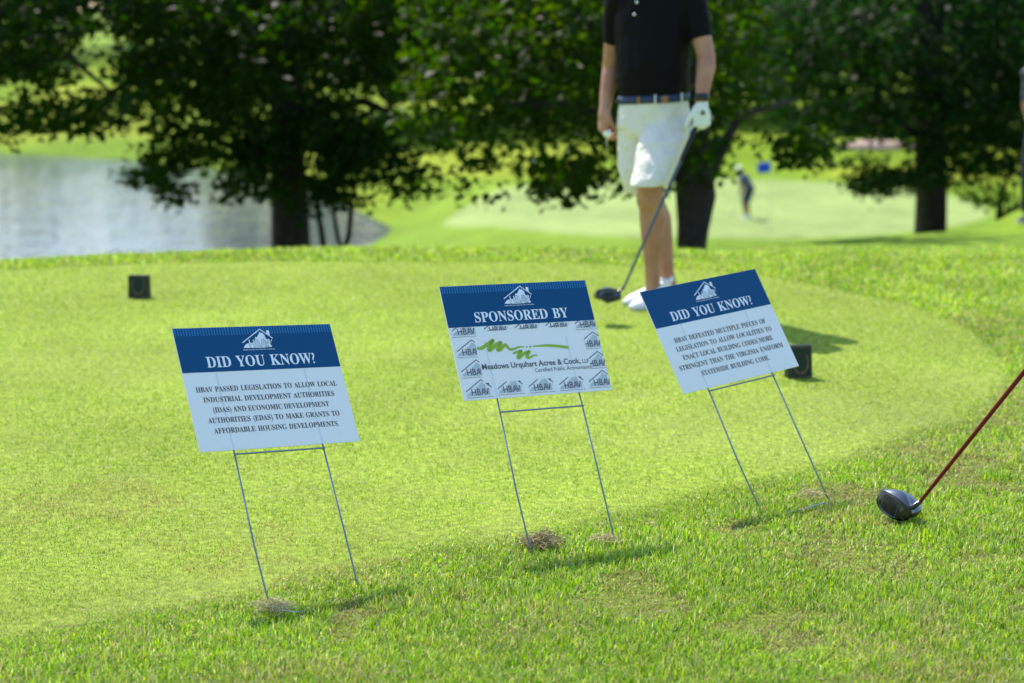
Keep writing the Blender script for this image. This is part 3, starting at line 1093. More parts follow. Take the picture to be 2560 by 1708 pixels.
        link('brush_mark', py_mesh('brush_mark', VV, FF), board, lime_m)
        sheet('lettering', slate_m, *fit_text('Meadows Urquhart Acree & Cook,', .0742, .3790, .2478, .0158, .018), .0012, board)
        sheet('lettering', slate_m, *fit_text('LLP', .3860, .4055, .2480, .0110, .012), .0012, board)
        sheet('lettering', slate_m, *fit_text('Certified Public Accountants', .2319, .4084, .2650, .0114, .0), .0012, board)
    # stake
    st = empty('stake', (0, 0, 0))
    bpy.data.objects.remove(st)
    g_ = Geo()
    for s, l in ((-1, L[0]), (1, L[1])):
        p0 = loc((a0 + s * .127, 0, .0)) - base; p1 = loc((a0 + s * .127, 0, -l - .08)) - base
        mid = (p0 + p1) / 2 + R @ np.array((0.003 * s, .004, 0))
        g_.tube([p0, mid, p1], .0024, 8, False)
    stake = g_.obj('stake', wire_m, root)
    g_ = Geo()
    g_.tube([loc((a0 - .129, -.003, -bar_gap)) - base, loc((a0 + .129, -.003, -bar_gap)) - base], .0024, 8)
    g_.obj('crossbar', wire_m, stake)
    if lower_bar:
        g_ = Geo()
        g_.tube([np.array(p) - base for p in lower_bar], .0016, 8)
        g_.obj('crossbar', reflect_wire_m, stake)
    return root


def gz(px, py, z):
    return G(px, py, z)


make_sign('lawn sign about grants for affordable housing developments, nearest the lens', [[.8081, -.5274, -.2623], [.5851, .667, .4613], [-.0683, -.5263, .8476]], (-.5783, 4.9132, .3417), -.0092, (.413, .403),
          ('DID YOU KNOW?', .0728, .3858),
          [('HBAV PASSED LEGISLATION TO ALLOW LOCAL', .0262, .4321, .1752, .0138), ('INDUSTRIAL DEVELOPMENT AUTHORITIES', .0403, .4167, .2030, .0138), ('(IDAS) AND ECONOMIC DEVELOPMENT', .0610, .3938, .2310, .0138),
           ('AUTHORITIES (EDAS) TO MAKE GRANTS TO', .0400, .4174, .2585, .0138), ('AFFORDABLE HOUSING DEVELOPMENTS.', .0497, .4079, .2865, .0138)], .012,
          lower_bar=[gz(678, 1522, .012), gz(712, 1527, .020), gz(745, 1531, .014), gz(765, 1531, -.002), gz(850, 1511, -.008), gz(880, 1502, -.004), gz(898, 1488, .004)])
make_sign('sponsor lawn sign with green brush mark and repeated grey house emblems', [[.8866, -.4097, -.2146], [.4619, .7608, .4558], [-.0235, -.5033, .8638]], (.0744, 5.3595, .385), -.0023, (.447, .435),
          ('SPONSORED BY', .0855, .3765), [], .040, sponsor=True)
make_sign('most tilted lawn sign, about the statewide building code, right of the sponsor sign', [[.8073, -.4609, -.3685], [.5856, .7029, .4038], [.0729, -.5418, .8373]], (.6811, 5.8134, .3424), -.0086, (.399, .419),
          ('DID YOU KNOW?', .0705, .3900),
          [('HBAV DEFEATED MULTIPLE PIECES OF', .0460, .4075, .1768, .0150), ('LEGISLATION TO ALLOW LOCALITIES TO', .0394, .4165, .2048, .0150), ('ENACT LOCAL BUILDING CODES MORE', .0501, .4060, .2334, .0150),
           ('STRINGENT THAN THE VIRGINIA UNIFORM', .0227, .4315, .2628, .0150), ('STATEWIDE BUILDING CODE.', .0920, .3610, .2924, .0150)], .010,
          lower_bar=[gz(1900, 1287, .001), gz(1950, 1284, -.004), gz(1990, 1277, .006), gz(2005, 1274, .017), gz(2030, 1266, .022), gz(2060, 1257, .022)], ribs=False)

# ------------------------------------------------------------------ tee markers
mk_m = mat('dark_green_paint', (.005, .02, .011), .45, spec=.25, bump=(60, .2, .002))
edge_m = mat('brown_trim', (.09, .06, .025), .5)
gold_m = mat('worn_gold', (.14, .095, .035), .45, metal=.3)


def marker(label, px, py, yaw, hgt=.128, wid=.098, dep=.055):
    p = G(px, py)
    r = empty('tee_marker', p, label, 'tee marker', 'tee markers on the mown tee')
    r.rotation_euler = (0, 0, yaw)
    # wedge: face leaning back a little
    g_ = Geo()
    w2 = wid / 2
    ln = .016
    V = [(-w2, -dep / 2, -.01), (w2, -dep / 2, -.01), (w2, dep / 2, -.01), (-w2, dep / 2, -.01), (-w2, -dep / 2 + ln, hgt), (w2, -dep / 2 + ln, hgt), (w2, dep / 2 - .006, hgt), (-w2, dep / 2 - .006, hgt)]
    g_.add(V, [(0, 3, 2, 1), (4, 5, 6, 7), (0, 1, 5, 4), (1, 2, 6, 5), (2, 3, 7, 6), (3, 0, 4, 7)])
    bm = bmesh.new()
    me_ = g_.mesh('block'); bm.from_mesh(me_)
    bmesh.ops.bevel(bm, geom=bm.edges[:], offset=.003, segments=2, affect='EDGES')
    bm.to_mesh(me_); bm.free()
    link('block', me_, r, mk_m)
    F_ = lambda u, h, o=.0012: (u, -dep / 2 + ln * (h + .01) / (hgt + .01) - o, h)
    g_ = Geo()
    b0, b1_, k = .004, .0075, w2
    for (u0, h0, u1, h1) in ((-k + b0, .004, -k + b1_, hgt - b0), (k - b1_, .004, k - b0, hgt - b0), (-k + b1_ + .0002, hgt - b1_, k - b1_ - .0002, hgt - b0), (-k + b1_ + .0002, .004, k - b1_ - .0002, .0075)):
        g_.add([F_(u0, h0), F_(u1, h0), F_(u1, h1), F_(u0, h1)], [(0, 1, 2, 3)])
    g_.obj('trim', edge_m, r, False)
    g_ = Geo()
    for s in (-1, 1):
        for i in range(11):
            a = -math.pi / 2 + s * (.12 + i * .205)
            for q in (-1, 1):
                cu, ch = .031 * math.cos(a) * (1 + .06 * q), .064 + .043 * math.sin(a) * (1 + .06 * q)
                ta = a + s * (math.pi / 2) + q * .45
                L_, w_ = .0105, .0042
                tu, tv = math.cos(ta) * L_ / 2, math.sin(ta) * L_ / 2
                nu, nv = -math.sin(ta) * w_ / 2, math.cos(ta) * w_ / 2
                o_ = .0016 + .0002 * ((i + (q + 1)) % 3)
                g_.add([F_(cu - tu, ch - tv, o_), F_(cu + nu, ch + nv, o_), F_(cu + tu, ch + tv, o_), F_(cu - nu, ch - nv, o_)], [(0, 1, 2, 3)])
    g_.obj('wreath', gold_m, r, False)


marker('small dark green tee marker far left on the mown tee, below the lake', 349, 744, math.radians(-6), .112, .104)
marker('dark green tee marker half hidden behind the building code sign', 1996, 944, math.radians(14), .128, .098)

# ------------------------------------------------------------------ golf clubs
black_m = mat('black_gloss', (.008, .009, .012), .22, spec=.6)
crown_m = mat('graphite_crown', (.10, .125, .165), .30, metal=.75)
face_m = mat('club_face', (.085, .09, .10), .45, metal=.35)
line_m = mat('score_line', (.012, .012, .014), .6)
facepale_m = mat('club_face_edge', (.11, .115, .12), .45, metal=.4)
steel_m = mat('steel', (.30, .33, .37), .3, metal=.9)
red_m = mat('dark_red_shaft', (.13, .009, .004), .45, spec=.2)
grey_m = mat('grey_shaft', (.06, .075, .10), .3, metal=.4)
grip_m = mat('black_grip', (.012, .014, .018), .75)


def driver(label, heel, toward_toe, face_n, grip_end, shaft_m, sole_tilt=None, pale=True):
    """heel: where the neck meets the head; head lies along toward_toe with the face looking to face_n"""
    t_ = unit(toward_toe)
    up = np.array([0, 0, 1.0])
    if sole_tilt is not None:
        up = unit(sole_tilt)
    t_ = unit(t_ - up * (t_ @ up))
    f_ = unit(np.cross(up, t_))
    if f_ @ np.array(face_n) < 0:
        f_ = -f_
    root = empty('golf_club', heel, label, 'golf club')
    M = lambda a, b_, c: t_ * a + f_ * b_ + up * c
    # plan outline: a along toe, b toward the face; head centre offset from the heel
    n = 40
    ring_hi, ring_lo = [], []
    for i in range(n):
        th = 2 * math.pi * i / n
        ca, sa = math.cos(th), math.sin(th)
        a = .054 + .060 * ca
        if sa > 0:
            b_ = .020 * abs(sa) ** .55 * (1 - .1 * ca * ca)
        else:
            b_ = -.088 * abs(sa) ** .8
        fr = max(0, sa) ** .4
        hi = .008 + .021 * fr * (1 - .35 * abs(ca) ** 3) + .004
        lo = -.004 - .024 * fr * (1 - .5 * abs(ca) ** 3)
        ring_hi.append((a, b_ - .006 * fr, hi)); ring_lo.append((a, b_, lo))
    c = (.052, -.030)

    def shrink(R, s, dz):
        return [M(c[0] + (p[0] - c[0]) * s, c[1] + (p[1] - c[1]) * s, p[2] + dz) for p in R]
    top = [M(*p) for p in ring_hi]
    g_ = Geo()
    rs = [top] + [[M(c[0] + (p[0] - c[0]) * s, c[1] + (p[1] - c[1]) * s, p[2] * s ** .5 + (.034) * (1 - s ** 1.6) * .92) for p in ring_hi] for s in (.93, .82, .66, .48, .3, .12, .03)]
    g_.rings(rs, False)
    g_.F.append(tuple(range(len(rs) * n - n, len(rs) * n)))
    g_.obj('crown', crown_m, root)
    g_ = Geo()
    lo_ = [M(*p) for p in ring_lo]
    sol = [top, [(np.array(a) * .5 + np.array(b_) * .5) + (unit(np.array(b_) - M(c[0], c[1], 0)) * .0015) for a, b_ in zip(top, lo_)], lo_] + [[M(c[0] + (p[0] - c[0]) * s, c[1] + (p[1] - c[1]) * s, p[2] - .006 * (1 - s)) for p in ring_lo] for s in (.85, .5, .05)]
    g_.rings(sol, False)
    g_.F.append(tuple(range(len(sol) * n - n, len(sol) * n)))
    g_.obj('sole', black_m, root)
    # face plate
    g_ = Geo()
    fp = [(.012, .010, -.010), (.012, .009, .014), (.030, .0150, .026), (.058, .0160, .030), (.084, .0140, .026), (.103, .010, .012), (.102, .0105, -.010), (.080, .0165, -.024), (.054, .0190, -.027), (.028, .0165, -.021)]
    g_.add([M(a, b_ + .0035, h) for a, b_, h in fp] + [M(a, b_ - .008, h) for a, b_, h in fp], [tuple(range(10))[::-1]] + [(i, (i + 1) % 10, 10 + (i + 1) % 10, 10 + i) for i in range(10)])
    fo = g_.obj('face', face_m, root, False)
    g_ = Geo()
    for i in range(11):
        h = -.019 + i * .0042
        w_ = .024 - .00007 * (h * 1000) ** 2 * .3
        g_.box(M(.056, .0218 - .0000 * i, h), (.044, .0012, .0011), np.stack([t_, f_, up], 1))
    g_.obj('score_line', line_m, fo, False)
    if pale:
        for a_ in (.030, .084):
            g_ = Geo()
            g_.box(M(a_, .0200, .001), (.0016, .0012, .044), np.stack([t_, f_, up], 1))
            g_.obj('face_edge', facepale_m, fo, False)
    # neck, shaft, grip
    hz_ = np.zeros(3)
    ge = np.array(grip_end) - np.array(heel)
    L_ = np.linalg.norm(ge); d = ge / L_
    g_ = Geo()
    g_.tube([M(.022, -.008, .004), M(.010, -.006, .022), hz_ + M(0, 0, .030) * .7 + d * .008, d * .050], [.012, .0095, .0075, .0062], 12)
    g_.obj('hosel', black_m, root)
    g_ = Geo()
    g_.tube([d * .045, d * (L_ - .25)], [.0052, .0082], 12)
    g_.obj('shaft', shaft_m, root)
    g_ = Geo()
    g_.tube([d * (L_ - .262), d * (L_ - .255), d * (L_ - .12), d * L_], [.0082, .0095, .0115, .0135], 12)
    g_.obj('grip', grip_m, root)
    return root


hd = G(2272, 1290, .030)
hdir = unit(W(2560, 930, hd[1] - .04) - hd)
driver('driver with dark red shaft leaning into the frame at the right', hd, (-.66, .75, 0.0), (-.75, -.66, 0), hd + hdir * 1.10, red_m, sole_tilt=(.27, -.24, 1))

# ------------------------------------------------------------------ people
skin_m = mat('skin', (.44, .22, .14), .5, spec=.3, noise=(9, (.37, .155, .095), (.47, .25, .165)))
darkskin_m = mat('brown_skin', (.20, .10, .06), .5)
shirt_m = mat('black_polo', (.0028, .003, .0048), .7, spec=.12, bump=(8, .6, .04))
short_m = mat('off_white_shorts', (.74, .70, .615), .75, spec=.12, bump=(7, 1.0, .06))
navy_m = mat('navy_cloth', (.012, .022, .05), .75, bump=(12, .4, .02))
belt_m = mat('navy_belt', (.012, .03, .085), .6)
tan_m = mat('tan_leather', (.30, .13, .035), .5)
shoe_m = mat('white_leather', (.74, .75, .74), .4, bump=(25, .2, .006))
sole_m = mat('shoe_sole', (.55, .56, .55), .6)
glove_m = mat('white_glove', (.74, .76, .74), .55, bump=(30, .3, .006))
hair_m = mat('brown_hair', (.05, .03, .018), .7, bump=(60, .6, .01))
watch_m = mat('black_watch', (.008, .008, .01), .3)
button_m = mat('white_button', (.75, .75, .75), .3)
eye_m = mat('eye', (.6, .6, .58), .2)
iris_m = mat('iris', (.03, .02, .015), .2)


def ring(c, rx, ry, f, n=20, sq=2.3):
    """a level cross-section; f is the way the figure faces"""
    c = np.array(c, float); f = np.array([f[0], f[1], 0.]); f /= np.linalg.norm(f)
    s = np.array([f[1], -f[0], 0])
    out = []
    for a in np.arange(n) * 2 * math.pi / n:
        ca, sa = math.cos(a), math.sin(a)
        out.append(c + s * rx * np.sign(ca) * abs(ca) ** (2 / sq) + f * ry * np.sign(sa) * abs(sa) ** (2 / sq))
    return out


def head_geo(g, c, f, k=1.0):
    """skull, jaw, nose, ears; f: the way the face looks"""
    f = unit(f); up = np.array([0, 0, 1.]); up = unit(up - f * (f @ up)); s = np.cross(f, up)
    M = np.stack([s, f, up], 1)
    c = np.array(c, float)
    p = lambda x, y, z: c + M @ np.array([x, y, z]) * k
    g.ell(p(0, -.008, .025), (.074 * k, .094 * k, .088 * k), M)
    g.ell(p(0, .022, -.048), (.056 * k, .066 * k, .066 * k), M)
    g.ell(p(0, .058, -.088), (.026 * k, .024 * k, .022 * k), M)
    g.tube([p(0, .088, .022), p(0, .108, -.020)], [.008 * k, .014 * k], 8)
    g.ell(p(-.012, .098, -.022), (.009 * k, .010 * k, .008 * k), M)
    g.ell(p(.012, .098, -.022), (.009 * k, .010 * k, .008 * k), M)
    g.ell(p(0, .084, -.052), (.024 * k, .012 * k, .007 * k), M)
    g.ell(p(0, .082, -.063), (.021 * k, .012 * k, .007 * k), M)
    g.ell(p(0, .074, .042), (.050 * k, .018 * k, .010 * k), M)
    for q in (-1, 1):
        g.ell(p(q * .077, -.004, .0), (.010 * k, .019 * k, .032 * k), M)
    return p, M


def hand_geo(g, w, d, n, th, curl=(35, 40, 30), spread=.08, k=1.0, thumb=(.5, .5), only=None):
    """palm, four jointed fingers, thumb. d: wrist to knuckles, n: the way the palm looks, th: thumb side"""
    d = unit(d); n = unit(np.array(n) - d * (np.array(n) @ d)); s = unit(np.array(th) - d * (np.array(th) @ d) - n * (np.array(th) @ n))
    w = np.array(w, float)
    M = np.stack([s, d, n], 1)
    g.ell(w + d * .050 * k, (.040 * k, .056 * k, .017 * k), M)
    g.ell(w + d * .075 * k, (.041 * k, .026 * k, .014 * k), M)
    g.tube([w - d * .01, w + d * .03 * k], [.026 * k, .028 * k], 10)
    tips = []
    for i, (o, l) in enumerate(((.030, .90), (.010, 1.0), (-.010, .93), (-.028, .74))):
        b_ = w + d * (.088 - .006 * abs(i - 1)) * k + s * o * k
        dd = unit(d + s * o * spread * 10)
        P_l = [b_ - dd * .02 * k, b_]
        a = 0
        for j, ln in enumerate((.043, .027, .022)):
            a += math.radians(curl[j] * (1 + .08 * i))
            P_l.append(P_l[-1] + (dd * math.cos(a) + n * math.sin(a)) * ln * l * k)
        g.tube(P_l, [.0095 * k, .0097 * k, .0088 * k, .0080 * k, .0068 * k], 8)
        tips.append(P_l[-1])
    b_ = w + d * .022 * k + s * .028 * k
    m1 = b_ + (s * .55 + d * .75 + n * .30 * thumb[0]) * .042 * k
    m2 = m1 + (s * .10 + d * .85 + n * .75 * thumb[1]) * .032 * k
    m3 = m2 + (-s * .15 + d * .75 + n * .85 * thumb[1]) * .025 * k
    g.tube([b_ - d * .008, b_, m1, m2, m3], [.014 * k, .015 * k, .0112 * k, .0100 * k, .0078 * k], 8)
    return tips


def shoe(name, parent, ankle, heel, toe, m, sm, wid=.048):
    """upper and sole, lofted from heel to toe"""
    heel, toe, ankle = np.array(heel, float), np.array(toe, float), np.array(ankle, float)
    d = toe - heel; L_ = np.linalg.norm(d); d /= L_
    s = unit(np.cross(d, [0, 0, 1])); u = np.cross(s, d)
    g = Geo()
    prof = [(.0, .55, .030), (.02, .72, .060), (.10, .80, .085), (.22, .82, .092), (.34, .86, .090), (.46, .93, .076), (.60, 1.0, .060), (.74, 1.02, .050), (.87, .90, .043), (.95, .66, .034), (1.0, .30, .022)]
    R = []
    for t, w_, h in prof:
        c = heel + d * L_ * t
        R.append([c + s * wid * w_ * math.cos(a) * (1 if math.sin(a) < 0 else (1 - .25 * math.sin(a))) + u * (.012 + max(0, math.sin(a)) ** .8 * (h - .012) if math.sin(a) > 0 else .012 + .010 * math.sin(a)) for a in np.arange(16) * 2 * math.pi / 16])
    g.rings(R)
    # padded collar round the ankle
    col_c = heel + d * L_ * .2 + u * .083
    g.tube([col_c, col_c + (ankle - col_c) * .45], [.040, .041], 14, False)
    o = g.fused(name, m, parent, .006, 3)
    g = Geo()
    R = []
    for zz in (-.002, .010, .018):
        k = len(prof)
        right = [heel + d * L_ * t * 1.0 + s * wid * (w_ + .05) + u * zz for t, w_, h in prof]
        left = [heel + d * L_ * t * 1.0 - s * wid * (w_ + .05) + u * zz for t, w_, h in prof]
        R.append(right + left[::-1])
    g.rings(R)
    g.obj('sole', sm, o)
    # laces
    g = Geo()
    for i in range(4):
        t = .36 + i * .075
        h = .088 - i * .009
        c = heel + d * L_ * t
        g.tube([c - s * .022 + u * (h - .010), c + u * (h + .004), c + s * .022 + u * (h - .010)], .003, 6)
    g.obj('laces', sm, o)
    return o


# --- the golfer on the tee
FY = 9.62                                         # how far off he stands
gf = unit([-.47, -.88, 0])                        # where his front looks
gp = lambda x, y, dy=0.0: W(x, y, FY + dy)
J = dict(neck=gp(1622, -62, .02), head=gp(1604, -152, -.03), shL=gp(1728, -12, -.05), elL=gp(1765, 140, -.12), wrL=gp(1754, 250, -.22), shR=gp(1549, -12, .07), elR=gp(1527, 165, .16), wrR=gp(1512, 275, .08),
         hipL=gp(1672, 300, -.05), knL=gp(1624, 466, -.24), anL=gp(1632, 704, -.14), hipR=gp(1592, 300, .06), knR=gp(1620, 478, .08), anR=gp(1674, 716, .10))
foot_c = (J['anL'] + J['anR']) / 2; foot_c[2] = 0
man = empty('person', foot_c, 'golfer in black polo and off-white shorts walking on the tee with a driver', 'person')
rel = -foot_c
g = Geo()
gJ = {k: v + rel for k, v in J.items()}
# legs, seat, trunk, arms
g.tube([gJ['hipL'], gJ['hipL'] * .5 + gJ['knL'] * .5, gJ['knL'] + np.array([0, 0, .05]), gJ['knL'], gJ['knL'] + np.array([0, 0, -.06])], [.068, .070, .064, .062, .056], 14)
g.ell(gJ['knL'] + gf * .040 + np.array([0, 0, -.005]), (.036, .034, .044))
g.ell(gJ['knL'] * .72 + gJ['anL'] * .28 - gf * .030 + np.array([.004, 0, 0]), (.046, .046, .085))
g.ell(gJ['knR'] * .72 + gJ['anR'] * .28 - gf * .026 + np.array([.016, 0, 0]), (.046, .046, .085))
ca = lambda a, b_, t, off=(0, 0, 0): a + (b_ - a) * t + np.array(off)
g.tube([gJ['knL'], ca(gJ['knL'], gJ['anL'], .15, (.006, .01, 0)), ca(gJ['knL'], gJ['anL'], .32, (.012, .02, 0)), ca(gJ['knL'], gJ['anL'], .55, (.006, .012, 0)), ca(gJ['knL'], gJ['anL'], .85), gJ['anL'], gJ['anL'] - np.array([0, 0, .05])], [.060, .059, .065, .054, .037, .037, .037], 14)
g.tube([gJ['hipR'], gJ['hipR'] * .5 + gJ['knR'] * .5, gJ['knR'] + np.array([0, 0, .05]), gJ['knR'], gJ['knR'] + np.array([0, 0, -.06])], [.068, .070, .064, .060, .055], 14)
g.tube([gJ['knR'], ca(gJ['knR'], gJ['anR'], .3, (.02, .015, 0)), ca(gJ['knR'], gJ['anR'], .55, (.012, .01, 0)), ca(gJ['knR'], gJ['anR'], .85), gJ['anR'], gJ['anR'] - np.array([0, 0, .05])], [.058, .064, .053, .037, .036, .036], 14)
tor = [(1640, 330, .10, .09), (1638, 290, .155, .115), (1636, 250, .155, .12), (1634, 200, .158, .125), (1634, 130, .165, .125), (1635, 50, .175, .12), (1636, -10, .17, .105), (1630, -40, .12, .08), (1624, -62, .066, .068), (1618, -92, .060, .063), (1612, -125, .058, .062)]
g.rings([ring(gp(x, y, .02) + rel, rx, ry, gf) for x, y, rx, ry in tor])
g.tube([gJ['shL'], ca(gJ['shL'], gJ['elL'], .5), gJ['elL'], ca(gJ['elL'], gJ['wrL'], .25, (.006, 0, 0)), ca(gJ['elL'], gJ['wrL'], .7), gJ['wrL']], [.060, .052, .044, .046, .036, .030], 14)
g.tube([gJ['shR'], ca(gJ['shR'], gJ['elR'], .5), gJ['elR'], ca(gJ['elR'], gJ['wrR'], .25, (.004, 0, 0)), ca(gJ['elR'], gJ['wrR'], .7), gJ['wrR']], [.058, .050, .041, .043, .034, .027], 14)
tipsR = hand_geo(g, gJ['wrR'], (-.10, -.10, -1), (.85, .45, 0), (-.30, -1, 0), (36, 46, 32), k=1.1, thumb=(.6, .9))
headf = unit([-.55, -.82, -.12])
hp, hM = head_geo(g, gJ['head'], headf, 1.04)
body = g.fused('body', skin_m, man, .0062, 3)
# eyes, hair
for q in (-1, 1):
    g = Geo(); g.ell(hp(q * .031, .074, .018), (.0118, .0110, .0085), hM, 12, 8); e = g.obj('eye', eye_m, man)
    g = Geo(); g.ell(hp(q * .031, .0845, .018), (.0055, .0035, .0055), hM, 10, 6); g.obj('iris', iris_m, e)
g = Geo()
g.ell(hp(0, -.020, .045), (.080, .098, .080), hM); g.ell(hp(0, -.045, .0), (.077, .070, .075), hM); g.ell(hp(0, .045, .088), (.060, .040, .024), hM)
g.fused('hair', hair_m, man, .008, 3)
# polo shirt
g = Geo()
tor = [(1634, 249, .158, .128), (1633, 241, .166, .136), (1633, 215, .172, .152), (1633, 170, .176, .160), (1634, 120, .182, .155), (1635, 60, .190, .145), (1636, 10, .192, .132), (1634, -25, .178, .115), (1628, -48, .115, .092), (1622, -66, .068, .070)]
g.rings([ring(gp(x, y, .02) + rel, rx, ry, gf) for x, y, rx, ry in tor])
sl_end = gp(1750, 97, -.10) + rel
g.ell(gJ['shL'] + np.array([-.004, 0, -.002]), (.078, .080, .076))
g.tube([gJ['shL'] + np.array([-.03, 0, -.005]), gJ['shL'] + np.array([.004, 0, -.03]), ca(gJ['shL'], sl_end, .55), sl_end], [.074, .076, .067, .058], 16, False)
sr_end = gp(1532, 107, .13) + rel
g.ell(gJ['shR'] + np.array([.004, 0, -.002]), (.075, .078, .074))
g.tube([gJ['shR'] + np.array([.03, 0, -.005]), gJ['shR'] + np.array([0, 0, -.03]), ca(gJ['shR'], sr_end, .55), sr_end], [.072, .072, .060, .050], 16, False)
sh = g.fused('shirt', shirt_m, man, .007, 3, folds=(.008, 6, 6, 7))
g = Geo()
g.rings([ring(gp(1622, -60, .02) + rel, .074, .078, gf), ring(gp(1620, -84, .02) + rel, .066, .070, gf)], False)
g.rings([ring(gp(1622, -60, .02) + rel, .082, .086, gf), ring(gp(1620, -84, .02) + rel, .069, .073, gf)], False)
g.obj('collar', shirt_m, sh)
# buttons of the placket
for (bx_, by_) in ((1586, 36), (1592, 6), (1597, -26)):
    side = np.array([gf[1], -gf[0], 0])
    c = gp(1634, by_, .02) + rel + gf * .150 - side * 0
    c = c + np.array([(bx_ - (1280 + F_PX * (c - rel)[0] / ((c - rel)[1] * CP - ((c - rel)[2] - CAM_H) * SP))) / 525, 0, 0])
    g = Geo()
    g.ell(c, (.0065, .0065, .0065), None, 10, 6)
    g.obj('button', button_m, sh)
# shorts
g = Geo()
wz = [(1634, 243, .166, .132), (1635, 262, .170, .140), (1636, 290, .176, .148), (1634, 318, .176, .150), (1630, 345, .150, .13)]
g.rings([ring(gp(x, y, .02) + rel, rx, ry, gf) for x, y, rx, ry in wz])
lf = unit([-.4, -.9, 0])
g.rings([ring(gp(x, y, dy) + rel, rx, ry, lf, 20, 2.1) for x, y, dy, rx, ry in ((1672, 275, -.02, .085, .10), (1668, 310, -.04, .110, .125), (1658, 350, -.11, .114, .132), (1644, 405, -.19, .103, .128), (1631, 445, -.235, .092, .118), (1624, 464, -.25, .087, .108))])
g.rings([ring(gp(x, y, dy) + rel, rx, ry, lf, 20, 2.1) for x, y, dy, rx, ry in ((1600, 275, .05, .08, .10), (1600, 320, .05, .102, .125), (1597, 370, .05, .102, .120), (1598, 420, .04, .100, .115), (1602, 460, .04, .088, .106), (1606, 482, .04, .082, .100))])
pants = g.fused('shorts', short_m, man, .0065, 2, folds=(.008, 7, 7, 11))
# belt with tan leather pieces and loops
g = Geo()
inn = lambda y, rx, ry: ring(gp(1634, y, .02) + rel, rx, ry, gf, 40)
tl = np.array([0, 0, 0])
tilt = lambda R, k=.06: [p + np.array([0, 0, (p[0] - (gp(1634, 250) + rel)[0]) * k]) for p in R]
g.rings([tilt(inn(255, .166, .134)), tilt(inn(255, .1745, .1425)), tilt(inn(236, .1735, .1415)), tilt(inn(236, .165, .133)), tilt(inn(255, .166, .134))], False)
belt = g.obj('belt', belt_m, man)


def on_belt(ang, w_, y0, y1, m, name, o_=.003):
    """a small patch following the belt at an angle from the front"""
    g = Geo()
    R = []
    s = np.array([-gf[1], gf[0], 0])
    for da in np.linspace(-w_, w_, 5):
        a = math.radians(ang) + da
        sx_ = math.sin(a); cx_ = math.cos(a)
        pts = []
        for y in (y0, y1):
            for oo in (0, o_):
                rx, ry = .174 + oo, .142 + oo
                p = gp(1634, y, .02) + rel + s * rx * np.sign(sx_) * abs(sx_) ** (2 / 2.3) + gf * ry * abs(cx_) ** (2 / 2.3) * np.sign(cx_)
                p = p + np.array([0, 0, (p[0] - (gp(1634, 250) + rel)[0]) * .06])
                pts.append(p)
        R.append([pts[0], pts[1], pts[3], pts[2]])
    g.rings(R)
    return g.obj(name, m, belt, False)


on_belt(36, .09, 253, 238, tan_m, 'buckle', .005)
on_belt(-3, .028, 254, 237, tan_m, 'belt_keeper', .004)
for a in (20, 72):
    on_belt(a, .022, 258, 233, short_m, 'belt_loop', .006)
# pocket welt on his left hip
g = Geo()
g.tube([gp(1686, 258, -.13) + rel, gp(1690, 285, -.135) + rel, gp(1696, 312, -.12) + rel], .0035, 6)
g.obj('pocket_edge', short_m, pants)
# shoes
shoe('shoe', man, gJ['anL'], gp(1658, 757, -.10) * np.array([1, 1, 0]) + rel + np.array([0, 0, .004]), np.append(G(1580, 777)[:2], .004) + rel, shoe_m, sole_m)
shoe('shoe', man, gJ['anR'], np.array([W(1690, 735, FY + .12)[0], FY + .13, .035]) + rel, np.append(G(1563, 765)[:2], .004) + rel, shoe_m, sole_m)
# glove on the club hand
g = Geo()
gd, gn, gt = unit([.02, -.12, -1]), unit([-.35, .94, 0]), unit([-1, -.3, 0])
hand_geo(g, gJ['wrL'] + np.array([0.002, 0, -.02]), gd, gn, gt, (62, 72, 45), k=1.13, thumb=(.7, 1.0))
gl = g.fused('glove', glove_m, man, .005, 2)
g = Geo()
c = gp(1755, 281, -.22) + rel + np.array([0, -.043, 0])
g.rings([[c + np.array([math.cos(a) * r_, o_, math.sin(a) * r_]) for a in np.arange(18) * 2 * math.pi / 18] for r_, o_ in ((.0045, -.001), (.0105, -.001), (.0105, .004), (.0045, .004))], False)
g.obj('glove_emblem', navy_m, gl)
g = Geo()
g.tube([gJ['wrL'] + np.array([0, .004, .028]), gJ['wrL'] + np.array([0, 0, -.004])], [.0375, .0355], 18, False)
wt = g.obj('watch', watch_m, man)
g = Geo()
g.ell(gJ['wrL'] + np.array([.012, -.034, .012]), (.017, .007, .018))
g.obj('watch_case', watch_m, wt)

# ball and tee in his other hand
palm = J['wrR'] + np.array([.022, -.02, -.098])
g = Geo(); g.ell((0, 0, 0), (.0213, .0213, .0213), None, 24, 16)
o = g.obj('golf_ball', mat('golf_ball', (.8, .8, .78), .3, bump=(90, .5, .002))); o.location = gp(1519, 334, .05)
tag(o, 'white golf ball held in the golfer\'s bare hand', 'golf ball')
g = Geo(); g.tube([(0, 0, .0), (.001, 0, .040), (0, 0, .046)], [.0016, .0024, .0055], 10)
o = g.obj('golf_tee', mat('wooden_tee', (.60, .50, .34), .5)); o.location = gp(1517, 374, .01)
tag(o, 'pale wooden tee hanging point down from the golfer\'s bare hand', 'golf tee')

# his driver
hh = W(1549, 742, 8.98)
ge = W(1754, 286, 9.425)
dr = driver('black driver with grey shaft held low in the golfer\'s gloved hand', hh, (-.9, -.25, -.02), (.25, -.9, 0), np.array(ge), grey_m, sole_tilt=(.0, .30, .95), pale=False)

# --- the putting golfer on the far green


